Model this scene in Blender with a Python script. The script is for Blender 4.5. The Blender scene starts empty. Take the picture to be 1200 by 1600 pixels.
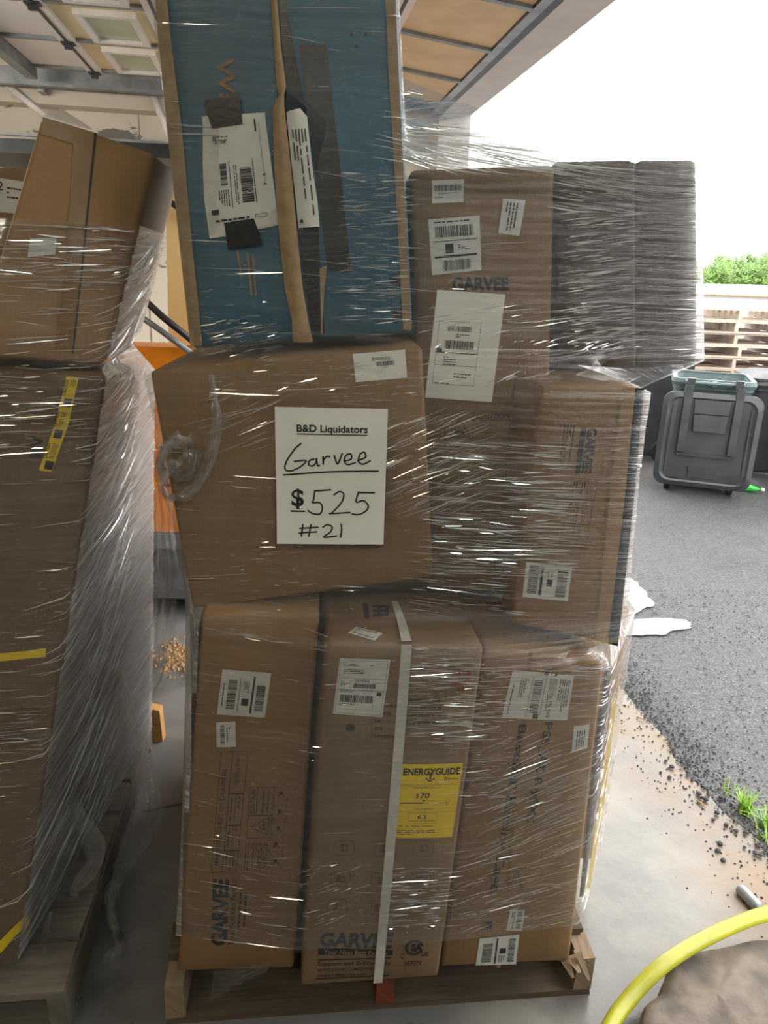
import bpy, bmesh, math, random
import numpy as np
from mathutils import Vector, Matrix, noise as mnoise

random.seed(7)
SC = bpy.context.scene
COL = SC.collection

# ------------------------------------------------------------------ camera
F_PX, CAM_H = 1170.0, 1.72
PITCH, ROLL = math.radians(17.4), math.radians(2.0)
FW = np.array([0, math.cos(PITCH), -math.sin(PITCH)])
_r0 = np.array([1.0, 0, 0]); _u0 = np.cross(_r0, FW)
RT = _r0 * math.cos(ROLL) + _u0 * math.sin(ROLL)
UP = -_r0 * math.sin(ROLL) + _u0 * math.cos(ROLL)
CAM = np.array([0, 0, CAM_H])
cd = bpy.data.cameras.new('camera'); cam = bpy.data.objects.new('camera', cd); COL.objects.link(cam)
cd.sensor_fit = 'VERTICAL'; cd.sensor_height = 36; cd.sensor_width = 27; cd.lens = F_PX / 1600 * 36
cd.clip_start = 0.02; cd.clip_end = 500
cam.matrix_world = Matrix(((RT[0], UP[0], -FW[0], 0), (RT[1], UP[1], -FW[1], 0), (RT[2], UP[2], -FW[2], CAM_H), (0, 0, 0, 1)))
SC.camera = cam

# ------------------------------------------------------------------ sky, exposure
world = bpy.data.worlds.new('world'); SC.world = world; world.use_nodes = True
bg = world.node_tree.nodes['Background']
bg.inputs[0].default_value = (1.0, 0.99, 0.97, 1); bg.inputs[1].default_value = 3.5
SC.view_settings.view_transform = 'Standard'; SC.view_settings.look = 'None'
SC.view_settings.gamma = 1; SC.view_settings.use_curve_mapping = False
SC.view_settings.exposure = 0.70
SC.cycles.max_bounces = 8; SC.cycles.transparent_max_bounces = 24
SC.cycles.sample_clamp_indirect = 6.0

# ------------------------------------------------------------------ measuring: pixel of the photo -> ray -> real place
def ray(px, py): return FW + RT * ((px - 600) / F_PX) + UP * ((800 - py) / F_PX)
def atz(px, py, z):
    d = ray(px, py); return CAM + d * ((z - CAM_H) / d[2])
def aty(px, py, y):
    d = ray(px, py); return CAM + d * (y / d[1])
def onplane(px, py, p0, n):
    d = ray(px, py); return CAM + d * (np.dot(np.array(p0) - CAM, n) / np.dot(d, n))

# ------------------------------------------------------------------ materials
class NT:
    def __init__(s, name):
        s.m = bpy.data.materials.new(name); s.m.use_nodes = True
        s.t = s.m.node_tree; s.t.nodes.clear()
        s.out = s.n('ShaderNodeOutputMaterial')
    def n(s, typ, ins=None, **kw):
        nd = s.t.nodes.new(typ)
        for k, v in kw.items(): setattr(nd, k, v)
        for k, v in (ins or {}).items(): s.set(nd, k, v)
        return nd
    def set(s, nd, k, v):
        if isinstance(v, bpy.types.NodeSocket): s.t.links.new(v, nd.inputs[k])
        elif isinstance(v, bpy.types.Node): s.t.links.new(v.outputs[0], nd.inputs[k])
        else: nd.inputs[k].default_value = v
    def coord(s, kind='Object', scale=(1, 1, 1), rot=(0, 0, 0)):
        tc = s.n('ShaderNodeTexCoord')
        mp = s.n('ShaderNodeMapping', {'Vector': tc.outputs[kind], 'Scale': scale, 'Rotation': rot})
        return mp.outputs[0]
    def noise(s, vec, scale, detail=4, rough=.55, dist=0):
        return s.n('ShaderNodeTexNoise', {'Vector': vec, 'Scale': scale, 'Detail': detail, 'Roughness': rough, 'Distortion': dist}).outputs[0]
    def ramp(s, fac, a, b, lo=0.0, hi=1.0):
        return s.n('ShaderNodeMapRange', {'Value': fac, 'From Min': a, 'From Max': b, 'To Min': lo, 'To Max': hi}).outputs[0]
    def mix(s, fac, a, b):
        nd = s.n('ShaderNodeMix', data_type='RGBA')
        s.set(nd, 0, fac); s.set(nd, 6, a); s.set(nd, 7, b)
        return nd.outputs[2]
    def math(s, op, a, b=0.0):
        nd = s.n('ShaderNodeMath', operation=op); s.set(nd, 0, a); s.set(nd, 1, b); return nd.outputs[0]
    def bump(s, h, strength=.3, dist=.01):
        return s.n('ShaderNodeBump', {'Height': h, 'Strength': strength, 'Distance': dist}).outputs[0]
    def bsdf(s, **kw):
        nd = s.n('ShaderNodeBsdfPrincipled')
        nm = {'color': 'Base Color', 'rough': 'Roughness', 'metal': 'Metallic', 'normal': 'Normal', 'spec': 'Specular IOR Level',
              'trans': 'Transmission Weight', 'ior': 'IOR', 'alpha': 'Alpha', 'coat': 'Coat Weight', 'emit': 'Emission Color', 'estr': 'Emission Strength'}
        for k, v in kw.items():
            s.set(nd, nm[k], v)
        s.t.links.new(nd.outputs[0], s.out.inputs[0]); return nd
def c4(c): return (c[0], c[1], c[2], 1)
MATS = {}
def simple(name, col, col2=None, scale=8, rough=.6, metal=0, bump=0, bscale=60, kind='Object', stretch=(1, 1, 1), lo=.35, hi=.65, spec=.5, rough2=None, detail=5):
    if name in MATS: return MATS[name]
    t = NT(name); v = t.coord(kind, stretch)
    nz = t.noise(v, scale, detail)
    f = t.ramp(nz, lo, hi)
    color = t.mix(f, c4(col), c4(col2 or tuple(x * .8 for x in col)))
    kw = dict(color=color, rough=rough if rough2 is None else t.ramp(nz, lo, hi, rough, rough2), metal=metal, spec=spec)
    if bump: kw['normal'] = t.bump(t.noise(v, bscale, 4), bump, .004)
    t.bsdf(**kw); MATS[name] = t.m
    return t.m
def cardboard(name, col):
    t = NT(name); v = t.coord('Object')
    big = t.ramp(t.noise(v, 3.5, 5), .3, .7); fine = t.ramp(t.noise(v, 160, 3), .3, .7)
    c = t.mix(big, c4(col), c4(tuple(x * .80 for x in col)))
    c = t.mix(t.math('MULTIPLY', fine, .22), c, c4((col[0] * .55, col[1] * .55, col[2] * .55)))
    w = t.n('ShaderNodeTexWave', {'Vector': t.coord('Object', (1, .2, .02)), 'Scale': 45.0, 'Distortion': 1.2, 'Detail': 1.0}).outputs[0]
    h = t.math('ADD', t.math('MULTIPLY', w, .35), t.math('MULTIPLY', big, 1.0))
    t.bsdf(color=c, rough=.62, spec=.35, normal=t.bump(h, .07, .004)); return t.m
KRAFT = cardboard('kraft_cardboard', (.275, .162, .076))
KRAFT2 = cardboard('warm_cardboard', (.345, .200, .092))
KRAFT3 = cardboard('dull_cardboard', (.240, .154, .086))
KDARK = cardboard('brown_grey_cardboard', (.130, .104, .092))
KSHADE = cardboard('shaded_cardboard', (.160, .102, .058))  # kraft darkened, the left load's shade put into the colour
KEDGE = simple('cut_cardboard_edge', (.34, .235, .13), (.25, .165, .085), 40, .7)
BLUE = simple('blue_printed_cardboard', (.018, .118, .200), (.013, .088, .152), 4, .45, bump=.05, bscale=14)
NAVY = simple('dark_plastic_tape', (.010, .014, .024), (.016, .022, .034), 25, .22, bump=.1, bscale=30)
BLACKT = simple('black_cloth_tape', (.014, .015, .018), (.020, .021, .024), 30, .35, bump=.15, bscale=90)
ORANGEP = simple('faded_orange_print', (.30, .16, .05), (.19, .13, .07), 60, .6)
WHITE = simple('label_paper', (.64, .63, .59), (.56, .55, .52), 18, .5, bump=.05, bscale=25)
SHEET = simple('white_sheet_paper', (.86, .84, .78), (.80, .78, .72), 6, .45, bump=.03, bscale=8)
YELLOW = simple('yellow_label_paper', (.82, .60, .010), (.76, .54, .010), 12, .5)
INK = simple('black_ink', (.012, .013, .018), (.02, .02, .026), 50, .5)
INKF = simple('faded_dark_print', (.018, .016, .016), (.035, .028, .022), 60, .6)
INKB = simple('blue_black_print', (.014, .018, .028), (.028, .030, .036), 60, .6)
INKW = simple('worn_print_lines', (.050, .036, .024), (.075, .052, .034), 60, .6)
INKR = simple('red_print', (.26, .030, .045), (.20, .05, .045), 60, .6)
LETTER = simple('knocked_out_lettering', (.33, .22, .12), (.27, .18, .10), 60, .6)
TAPE = simple('clear_brown_tape', (.255, .145, .062), (.225, .125, .052), 12, .16, bump=.08, bscale=20)
STRAP = simple('white_plastic_strap', (.60, .57, .52), (.52, .50, .46), 40, .35)
STEEL = simple('galvanised_steel', (.30, .32, .34), (.20, .215, .23), 9, .45, .6)
DSTEEL = simple('dark_steel', (.055, .058, .065), (.03, .032, .036), 9, .5, .5)
PANELT = simple('tan_plywood_panel', (.80, .61, .36), (.70, .50, .28), 5, .55, bump=.08, bscale=8)
PANELL = simple('pale_door_panel', (.86, .80, .78), (.78, .73, .72), 4, .55, bump=.05, bscale=8)
PANELY = simple('cream_door_panel', (.86, .72, .43), (.80, .66, .40), 5, .55, bump=.05, bscale=20)
FRAMEW = simple('white_window_frame', (.90, .86, .84), (.82, .78, .76), 10, .4)
GLASSG = simple('dull_green_glass', (.50, .55, .36), (.44, .49, .32), 3, .12)
CEIL = simple('ceiling_paint', (.55, .53, .50), (.46, .44, .42), 2, .8)
WALLW = simple('plain_wall_paint', (.50, .49, .47), (.42, .41, .40), 2, .8)
LINTEL = simple('painted_concrete_lintel', (.80, .77, .76), (.70, .67, .66), 4, .7, bump=.08, bscale=30)
MACHO = simple('orange_machine_paint', (.85, .27, .010), (.75, .22, .010), 4, .4)
MACHC = simple('cream_machine_panel', (.80, .55, .25), (.72, .48, .20), 3, .45)
MACHG = simple('grey_machine_skirt', (.16, .165, .18), (.07, .072, .08), 9, .5)
RUBBER = simple('black_rubber', (.012, .012, .013), (.022, .022, .023), 20, .45)
BING = simple('charcoal_bin_plastic', (.026, .030, .034), (.040, .045, .050), 6, .42, bump=.05, bscale=80)
BINT = simple('grey_green_bin_plastic', (.075, .112, .114), (.060, .092, .096), 6, .45, bump=.04, bscale=80)
BARK = simple('bark', (.10, .07, .045), (.06, .04, .03), 20, .9)
LEAF = simple('leaf_green', (.15, .27, .040), (.075, .16, .022), .5, .55, lo=.3, hi=.7)
GRASS = simple('grass_green', (.26, .46, .05), (.17, .34, .03), 20, .5)
HOSE = simple('yellow_green_hose', (.43, .42, .016), (.33, .33, .016), 14, .30, bump=.05, bscale=60)
STONE = simple('wet_flagstone', (.150, .108, .066), (.060, .050, .042), 11, .40, bump=1.0, bscale=22, rough2=.75, lo=.3, hi=.7)
CRUMB = simple('asphalt_crumb', (.022, .022, .026), (.045, .045, .050), 30, .7, bump=.3, bscale=200)
SAWD = simple('sawdust', (.42, .27, .13), (.30, .19, .09), 40, .9)
ROOFW = simple('white_metal_roof', (.80, .80, .80), (.74, .74, .74), 2, .5)
BOTTLE = simple('green_bottle_plastic', (.03, .42, .05), (.02, .30, .03), 10, .12)

def wood(name, col, col2, warm=.5):
    t = NT(name); v = t.coord('UV', (3, 46, 1)); v2 = t.coord('UV', (2.4, 5, 1))
    oi = t.n('ShaderNodeObjectInfo')
    vv = t.n('ShaderNodeVectorMath', {0: v, 1: oi.outputs['Random']}, operation='ADD')
    g = t.ramp(t.noise(vv.outputs[0], 1.6, 6, .6, .4), .3, .72)
    st = t.ramp(t.noise(v2, 2.0, 5), .42, .75)
    c = t.mix(g, c4(col), c4(col2))
    c = t.mix(t.math('MULTIPLY', st, .6), c, c4((col2[0] * .45, col2[1] * .45, col2[2] * .5)))
    c = t.mix(t.math('MULTIPLY', oi.outputs['Random'], .35), c, c4((col2[0] * .7, col2[1] * .75, col2[2] * .9)))
    t.bsdf(color=c, rough=.75, spec=.3, normal=t.bump(g, .35, .004)); return t.m
WOOD = wood('pallet_wood', (.40, .29, .18), (.24, .165, .10))
WOODD = wood('damp_dark_pallet_wood', (.175, .130, .085), (.085, .062, .045))
WOODG = wood('grey_worn_pallet_wood', (.27, .235, .185), (.16, .135, .105))
WOODY = wood('weathered_pale_pallet_wood', (.60, .50, .40), (.44, .36, .29))
WOODO = wood('fresh_orange_pallet_wood', (.66, .36, .13), (.48, .24, .08))
WOODR = wood('red_stained_wood', (.26, .060, .025), (.15, .04, .02))

def peeling():
    t = NT('peeling_painted_wall'); v = t.coord('Object'); v2 = t.coord('Object', (1, 1, 2.2))
    n1 = t.noise(v2, 2.2, 8, .65, .6); m = t.ramp(n1, .60, .62)
    base = t.mix(t.ramp(t.noise(v, 1.4, 5), .3, .7), c4((.74, .69, .58)), c4((.62, .58, .49)))
    c = t.mix(m, base, c4((.20, .185, .17)))
    t.bsdf(color=c, rough=.75, normal=t.bump(t.math('MULTIPLY', m, -1.0), .4, .006)); return t.m
PEEL = peeling()

def concrete():
    t = NT('worn_concrete'); v = t.coord('Object'); uv = t.n('ShaderNodeTexCoord').outputs['UV']
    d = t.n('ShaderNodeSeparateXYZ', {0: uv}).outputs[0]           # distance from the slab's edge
    big = t.ramp(t.noise(v, 1.3, 7, .62), .32, .68); med = t.ramp(t.noise(v, 9, 6, .6), .35, .68)
    c = t.mix(big, c4((.270, .250, .218)), c4((.200, .190, .172)))
    c = t.mix(t.math('MULTIPLY', med, .45), c, c4((.33, .312, .275)))
    c = t.mix(t.ramp(t.math('ADD', d, t.math('MULTIPLY', t.math('SUBTRACT', big, .5), .35)), .75, 1.35), c, c4((.175, .172, .166)))  # slab darker indoors, the shade around the pallets put into the colour
    wob = t.math('ADD', d, t.math('MULTIPLY', t.math('SUBTRACT', t.noise(v, 5, 6, .6), .5), .30))
    mud = t.ramp(wob, .34, .12)
    c = t.mix(t.math('MULTIPLY', mud, .85), c, c4((.190, .128, .070)))
    moss = t.math('MULTIPLY', t.ramp(wob, .06, -.03), t.ramp(t.noise(v, 7, 4), .5, .62))
    c = t.mix(moss, c, c4((.085, .115, .020)))
    wet = t.ramp(t.noise(v, 2.2, 5, .55), .46, .60)
    c = t.mix(t.math('MULTIPLY', wet, .6), c, c4((.075, .072, .068)))
    speck = t.ramp(t.noise(v, 240, 2), .30, .36, 1, 0)
    c = t.mix(t.math('MULTIPLY', speck, .5), c, c4((.06, .055, .05)))
    t.bsdf(color=c, rough=t.ramp(wet, 0, 1, .55, .20), normal=t.bump(t.noise(v, 70, 5, .6), .18, .004)); return t.m
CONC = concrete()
def asphalt():
    t = NT('wet_asphalt'); v = t.coord('Object')
    big = t.noise(v, .9, 6, .6); n2 = t.noise(v, 120, 3, .75); n3 = t.noise(v, 45, 4, .7)
    sp = t.math('MULTIPLY', t.ramp(n2, .42, .66), t.ramp(n3, .30, .62))
    c = t.mix(sp, c4((.012, .012, .014)), c4((.240, .238, .236)))
    c = t.mix(t.math('MULTIPLY', t.ramp(big, .40, .65), .45), c, c4((.10, .098, .10)))
    h = t.math('ADD', n2, t.math('MULTIPLY', n3, .8))
    t.bsdf(color=c, rough=t.ramp(big, .36, .62, .34, .6), spec=.55, normal=t.bump(h, .9, .010)); return t.m
ASPH = asphalt()
def water():
    t = NT('puddle_water'); v = t.coord('Object')
    t.bsdf(color=c4((.035, .037, .042)), rough=.03, spec=.8, normal=t.bump(t.noise(v, 14, 2), .02, .01)); return t.m
WATER = water()

def film_mat(name, base, streak, tilt=0.0, tint=(.97, .97, .96), scat=(.86, .86, .86), gl=.5):
    """stretch film: clear, slightly milky, with dense pulled folds and a glossy creased face"""
    t = NT(name)
    tc = t.n('ShaderNodeTexCoord').outputs['UV']
    warp = t.n('ShaderNodeTexNoise', {'Vector': tc, 'Scale': 2.5, 'Detail': 2.0})
    wv = t.n('ShaderNodeVectorMath', {0: warp.outputs['Color'], 1: (.0, .05, 0)}, operation='MULTIPLY')
    w2 = t.n('ShaderNodeVectorMath', {0: tc, 1: wv.outputs[0]}, operation='ADD').outputs[0]
    def lay(ang, sx, sy): return t.n('ShaderNodeMapping', {'Vector': w2, 'Rotation': (0, 0, math.radians(ang)), 'Scale': (sx, sy, 1)}).outputs[0]
    a = t.noise(lay(tilt, 2.2, 95), 1.0, 6, .62, .3); b = t.noise(lay(tilt - 17, 1.3, 42), 1.0, 5, .6, .2)
    region = t.ramp(t.noise(w2, 3.2, 3), .35, .65)
    s1 = t.ramp(a, .52, .76); s2 = t.math('MULTIPLY', t.ramp(b, .54, .74), t.ramp(region, 0, 1, .25, 1))
    s = t.math('MAXIMUM', s1, s2)
    fac = t.math('ADD', t.math('MULTIPLY', s, streak), base)
    nrm = t.bump(t.math('ADD', a, t.math('MULTIPLY', b, 1.3)), .9, .008)
    dif = t.n('ShaderNodeBsdfDiffuse', {'Color': c4(scat), 'Normal': nrm}); trl = t.n('ShaderNodeBsdfTranslucent', {'Color': c4(scat), 'Normal': nrm})
    sc = t.n('ShaderNodeMixShader', {0: .30}); t.t.links.new(dif.outputs[0], sc.inputs[1]); t.t.links.new(trl.outputs[0], sc.inputs[2])
    tr = t.n('ShaderNodeBsdfTransparent', {'Color': c4(tint)})
    m1 = t.n('ShaderNodeMixShader', {0: fac}); t.t.links.new(tr.outputs[0], m1.inputs[1]); t.t.links.new(sc.outputs[0], m1.inputs[2])
    g = t.n('ShaderNodeBsdfGlossy', {'Color': (1, 1, 1, 1), 'Roughness': .09, 'Normal': nrm})
    fr = t.n('ShaderNodeFresnel', {'IOR': 1.5, 'Normal': nrm}).outputs[0]
    m2 = t.n('ShaderNodeMixShader', {0: t.math('MINIMUM', t.math('MULTIPLY', fr, gl), .28)}); t.t.links.new(m1.outputs[0], m2.inputs[1]); t.t.links.new(g.outputs[0], m2.inputs[2])
    t.t.links.new(m2.outputs[0], t.out.inputs[0]); return t.m
FILM = film_mat('stretch_film', .020, .13, gl=1.5)
FILMD = film_mat('dense_stretch_film', .30, .70, tilt=22, gl=1.2, scat=(.95, .95, .95))
FILMT = film_mat('loose_film', .10, .40, gl=.9)
def fold_mat(nm, dif, al):
    t = NT(nm); tr = t.n('ShaderNodeBsdfTransparent')
    g = t.n('ShaderNodeBsdfGlossy', {'Color': (1, 1, 1, 1), 'Roughness': .17}); d = t.n('ShaderNodeBsdfDiffuse', {'Color': (.9, .9, .9, 1)})
    a = t.n('ShaderNodeMixShader', {0: dif}); t.t.links.new(g.outputs[0], a.inputs[1]); t.t.links.new(d.outputs[0], a.inputs[2])
    b = t.n('ShaderNodeMixShader', {0: al}); t.t.links.new(tr.outputs[0], b.inputs[1]); t.t.links.new(a.outputs[0], b.inputs[2])
    t.t.links.new(b.outputs[0], t.out.inputs[0]); return t.m
FOLD = fold_mat('film_fold', .20, .66); FOLDW = fold_mat('white_film_fold', .75, .75)
def lampmat(name, col, s):
    t = NT(name); e = t.n('ShaderNodeEmission', {'Color': c4(col), 'Strength': s}); t.t.links.new(e.outputs[0], t.out.inputs[0]); return t.m

# ------------------------------------------------------------------ object helpers
def thing(name, loc, label=None, cat=None, group=None, kind=None):
    o = bpy.data.objects.new(name, None); COL.objects.link(o); o.location = Vector(tuple(loc)); o.empty_display_size = .1
    if label: o['label'] = label
    if cat: o['category'] = cat
    if group: o['group'] = group
    if kind: o['kind'] = kind
    return o
def wloc(o):
    v = Vector((0, 0, 0))
    while o is not None: v += o.location; o = o.parent
    return v
def obj(name, verts, faces, mat, parent=None, uv=None, smooth=False, label=None, cat=None, group=None, kind=None, origin=None):
    """verts in world space; stored relative to the parent (or to origin)"""
    base = wloc(parent) if parent is not None else Vector(tuple(origin)) if origin is not None else Vector((0, 0, 0))
    me = bpy.data.meshes.new(name)
    me.from_pydata([(v[0] - base.x, v[1] - base.y, v[2] - base.z) for v in verts], [], faces)
    if uv is not None:
        l = me.uv_layers.new(name='UVMap')
        vi = np.empty(len(me.loops), dtype=np.int32); me.loops.foreach_get('vertex_index', vi)
        l.data.foreach_set('uv', np.asarray(uv, dtype=np.float32)[vi].ravel())
    if smooth: me.polygons.foreach_set('use_smooth', [True] * len(me.polygons))
    me.materials.append(mat); me.update()
    o = bpy.data.objects.new(name, me); COL.objects.link(o)
    if parent is not None: o.parent = parent
    elif origin is not None: o.location = base
    if label: o['label'] = label
    if cat: o['category'] = cat
    if group: o['group'] = group
    if kind: o['kind'] = kind
    return o
class MB:
    """collects primitive shapes into one mesh"""
    def __init__(s): s.v, s.f, s.uv = [], [], []
    def add(s, vs, fs, uv=None):
        b = len(s.v); s.v += [tuple(map(float, q)) for q in vs]; s.f += [tuple(i + b for i in f) for f in fs]
        s.uv += list(uv) if uv is not None else [(q[0], q[1]) for q in vs]
    def hexa(s, c, uv=None):
        s.add(c, [(0, 1, 2, 3), (5, 4, 7, 6), (1, 5, 6, 2), (4, 0, 3, 7), (3, 2, 6, 7), (4, 5, 1, 0)], uv)
    def box(s, x0, x1, y0, y1, z0, z1):
        s.hexa([(x0, y0, z0), (x1, y0, z0), (x1, y0, z1), (x0, y0, z1), (x0, y1, z0), (x1, y1, z0), (x1, y1, z1), (x0, y1, z1)])
    def tube(s, pts, r, n=8, caps=True):
        pts = [Vector(tuple(p)) for p in pts]; rr = r if isinstance(r, (list, tuple)) else [r] * len(pts)
        rings = []; up = Vector((0, 0, 1))
        for i, p in enumerate(pts):
            d = (pts[min(i + 1, len(pts) - 1)] - pts[max(i - 1, 0)]).normalized()
            a = d.cross(up)
            if a.length < .05: a = d.cross(Vector((1, 0, 0)))
            a.normalize(); b = d.cross(a)
            rings.append([p + (a * math.cos(2 * math.pi * k / n) + b * math.sin(2 * math.pi * k / n)) * rr[i] for k in range(n)])
        vs = [q for r_ in rings for q in r_]; fs = []
        for i in range(len(pts) - 1):
            for k in range(n):
                fs.append((i * n + k, i * n + (k + 1) % n, (i + 1) * n + (k + 1) % n, (i + 1) * n + k))
        if caps: fs += [tuple(range(n - 1, -1, -1)), tuple(range((len(pts) - 1) * n, len(pts) * n))]
        s.add(vs, fs)
    def loft(s, rings, cap0=True, cap1=True):
        n = len(rings[0]); vs = [q for r_ in rings for q in r_]; fs = []
        for i in range(len(rings) - 1):
            for k in range(n):
                fs.append((i * n + k, i * n + (k + 1) % n, (i + 1) * n + (k + 1) % n, (i + 1) * n + k))
        if cap0: fs.append(tuple(range(n - 1, -1, -1)))
        if cap1: fs.append(tuple(range((len(rings) - 1) * n, len(rings) * n)))
        s.add(vs, fs)
    def build(s, name, mat, parent=None, **kw): return obj(name, s.v, s.f, mat, parent, uv=s.uv, **kw)
def copy_tree(o, parent=None):
    c = o.copy(); COL.objects.link(c); c.parent = parent
    for ch in o.children: copy_tree(ch, c)
    return c
def relabel(o, **kw):
    for k, v in kw.items(): o[k] = v
    return o

# ------------------------------------------------------------------ the setting: building frame (w runs along the door wall, p points outside)
WO = np.array([.676, 3.798]); WW = np.array([-.151, .9885]); WP = np.array([.9885, .151])
def wp(w, p, z): q = WO + WW * w + WP * p; return (q[0], q[1], z)
def wbox(mb, w0, w1, p0, p1, z0, z1):
    mb.hexa([wp(w0, p0, z0), wp(w0, p1, z0), wp(w0, p1, z1), wp(w0, p0, z1), wp(w1, p0, z0), wp(w1, p1, z0), wp(w1, p1, z1), wp(w1, p0, z1)])
def edge_x(y):
    return .894 + (3.776 - y) * .153 + .075 + .05 * mnoise.noise(Vector((y * 2.3, 3.1, 0))) + .025 * mnoise.noise(Vector((y * 9, 1.1, 0)))
# floor slab with a ragged outer edge
vs, fs, uv = [], [], []
ys = [-8, -3, 0] + [1 + .04 * i for i in range(150)] + [7.2, 9, 14]
for y in ys:
    e = edge_x(y)
    for x, z, d in ((-9, 0, 9), (e - 1.2, 0, 1.2), (e - .4, 0, .4), (e - .12, 0, .12), (e, -.004, 0), (e + .015, -.05, -.02)):
        vs.append((x, y, z)); uv.append((d, y))
for i in range(len(ys) - 1):
    for k in range(5): fs.append((i * 6 + k, i * 6 + k + 1, i * 6 + 7 + k, i * 6 + 6 + k))
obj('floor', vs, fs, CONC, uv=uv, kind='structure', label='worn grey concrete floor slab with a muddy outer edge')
# asphalt yard, gently uneven
vs, fs = [], []
xs = [-9, -3, 0, .5] + [.8 + .1 * i for i in range(40)] + [5, 6, 8, 12, 20, 40, 90]; yy = [-20, -5, 0] + [.5 + .12 * i for i in range(75)] + [10, 12, 16, 25, 50, 120]
for y in yy:
    for x in xs:
        z = -.018 + .008 * mnoise.noise(Vector((x * 1.1, y * 1.1, 0))) if 0 < y < 10 and x < 6 else -.018
        vs.append((x, y, z))
for j in range(len(yy) - 1):
    for i in range(len(xs) - 1):
        a = j * len(xs) + i; fs.append((a, a + 1, a + 1 + len(xs), a + len(xs)))
obj('ground', vs, fs, ASPH, kind='structure', smooth=True, label='damp black asphalt yard outside the open door')
# walls, lintel, jambs
wr = thing('wall_right', wp(0, .1, 0), kind='structure', label='pale painted door wall with concrete lintel over the open doorway')
m = MB(); wbox(m, -3.2, -.42, 0, .22, 2.88, 3.8); m.build('lintel', LINTEL, wr)
m = MB(); wbox(m, -.413, 2.34, 0, .22, 2.88, 3.8); m.build('lintel', LINTEL, wr)
m = MB(); wbox(m, 2.345, 7.0, -.02, .22, 0, 3.8); m.build('far_jamb', LINTEL, wr)
m = MB(); wbox(m, -12, -2.75, 0, .22, 0, 3.8); m.build('near_wall', WALLW, wr)
m = MB(); wbox(m, -2.75, 2.34, .215, .235, 2.90, 2.97); m.build('drip_edge', STEEL, wr)
m = MB(); wbox(m, -12, 7, -9, .22, 3.8, 3.95); m.build('ceiling', CEIL, kind='structure', label='pale painted ceiling of the loading bay')
wf = thing('wall_far', wp(2.6, -3, 0), kind='structure', label='cream wall with peeling paint behind the raised door')
m = MB(); wbox(m, 2.62, 2.85, -9, -.02, 0, 3.8); m.build('plaster', PEEL, wf)
m = MB(); wbox(m, 2.44, 2.62, -9, -.02, 2.79, 3.02); m.build('beam', PEEL, wf)
m = MB(); wbox(m, 2.57, 2.62, -9, -.02, 2.60, 2.615); m.build('ledge', STEEL, wf)
for pc in (-5.2, -4.2, -3.2, -2.2, -1.2):
    m = MB(); wbox(m, 2.616, 2.622, pc, pc + .008, 0, 2.79); m.build('joint', STEEL, wf)
m = MB(); wbox(m, -12, 7, -9.2, -9, 0, 3.8); m.build('wall_left', WALLW, kind='structure', label='plain grey wall along the far left of the bay')
m = MB(); wbox(m, -12.2, -12, -9, .2, 0, 3.8); m.build('wall_back', WALLW, kind='structure', label='plain grey wall behind the photographer')
# conduits on the far wall
for (a, b, lab) in (((12, 134), (72, 183), 'thin white pipe on peeling wall above the leaning tan box'), ((238, 145), (262, 212), 'thin white pipe on peeling wall beside the blue box')):
    n = np.array([WW[0], WW[1], 0]); q = np.array(wp(2.40, 0, 0)); p1, p2 = onplane(*a, q, n), onplane(*b, q, n)
    m = MB(); m.tube([p1, p2], .022, 8); m.tube([p1, p1 + np.array([0, .12, 0])], .012, 6); m.tube([p2, p2 + np.array([0, .14, 0])], .012, 6)
    m.build('wall_pipe', FRAMEW, label=lab, cat='pipe', smooth=True)

# raised sectional door
dr = thing('door_1', wp(0, -1.4, 2.9), kind='structure', label='raised sectional door with tan panels and steel rails under the ceiling')
DZ = 2.92
stiles = [-2.6, -1.98, -1.32, -.66, 0, .66, 1.32, 1.98]
secs = [(-2.72, -2.36, PANELL, 0), (-2.35, -1.80, PANELY, 1), (-1.79, -1.22, PANELT, 0), (-1.21, -.64, PANELT, 0), (-.63, -.11, PANELT, 0)]
def dz(p): return DZ - max(0, p + .63) * .12
for (p0, p1, mt, win) in secs:
    for a, b in zip(stiles[:-1], stiles[1:]):
        m = MB(); m.hexa([wp(a + .012, p0, dz(p0) + .01), wp(a + .012, p1, dz(p1) + .01), wp(a + .012, p1, dz(p1) + .04), wp(a + .012, p0, dz(p0) + .04),
                          wp(b - .012, p0, dz(p0) + .01), wp(b - .012, p1, dz(p1) + .01), wp(b - .012, p1, dz(p1) + .04), wp(b - .012, p0, dz(p0) + .04)])
        m.build('panel', mt, dr)
        if win and a >= .0:
            w0, w1, q0, q1 = a + .10, b - .06, -2.20, -1.90
            fr_ = MB()
            for (x0, x1, y0, y1) in ((w0, w1, q0, q0 + .035), (w0, w1, q1 - .035, q1), (w0, w0 + .035, q0 + .036, q1 - .036), (w1 - .035, w1, q0 + .036, q1 - .036)):
                wbox(fr_, x0, x1, y0, y1, DZ - .02, DZ + .009)
            fo = fr_.build('window_frame', FRAMEW, dr)
            g = MB(); wbox(g, w0 + .036, w1 - .036, q0 + .036, q1 - .036, DZ - .002, DZ + .006); g.build('pane', GLASSG, fo)
for w in stiles:
    for (p0, p1, mt, win) in secs:
        m = MB(); m.hexa([wp(w - .02, p0, dz(p0) - .006), wp(w - .02, p1, dz(p1) - .006), wp(w - .02, p1, dz(p1) + .012), wp(w - .02, p0, dz(p0) + .012),
                          wp(w + .02, p0, dz(p0) - .006), wp(w + .02, p1, dz(p1) - .006), wp(w + .02, p1, dz(p1) + .012), wp(w + .02, p0, dz(p0) + .012)])
        m.build('stile', STEEL, dr)
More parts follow.
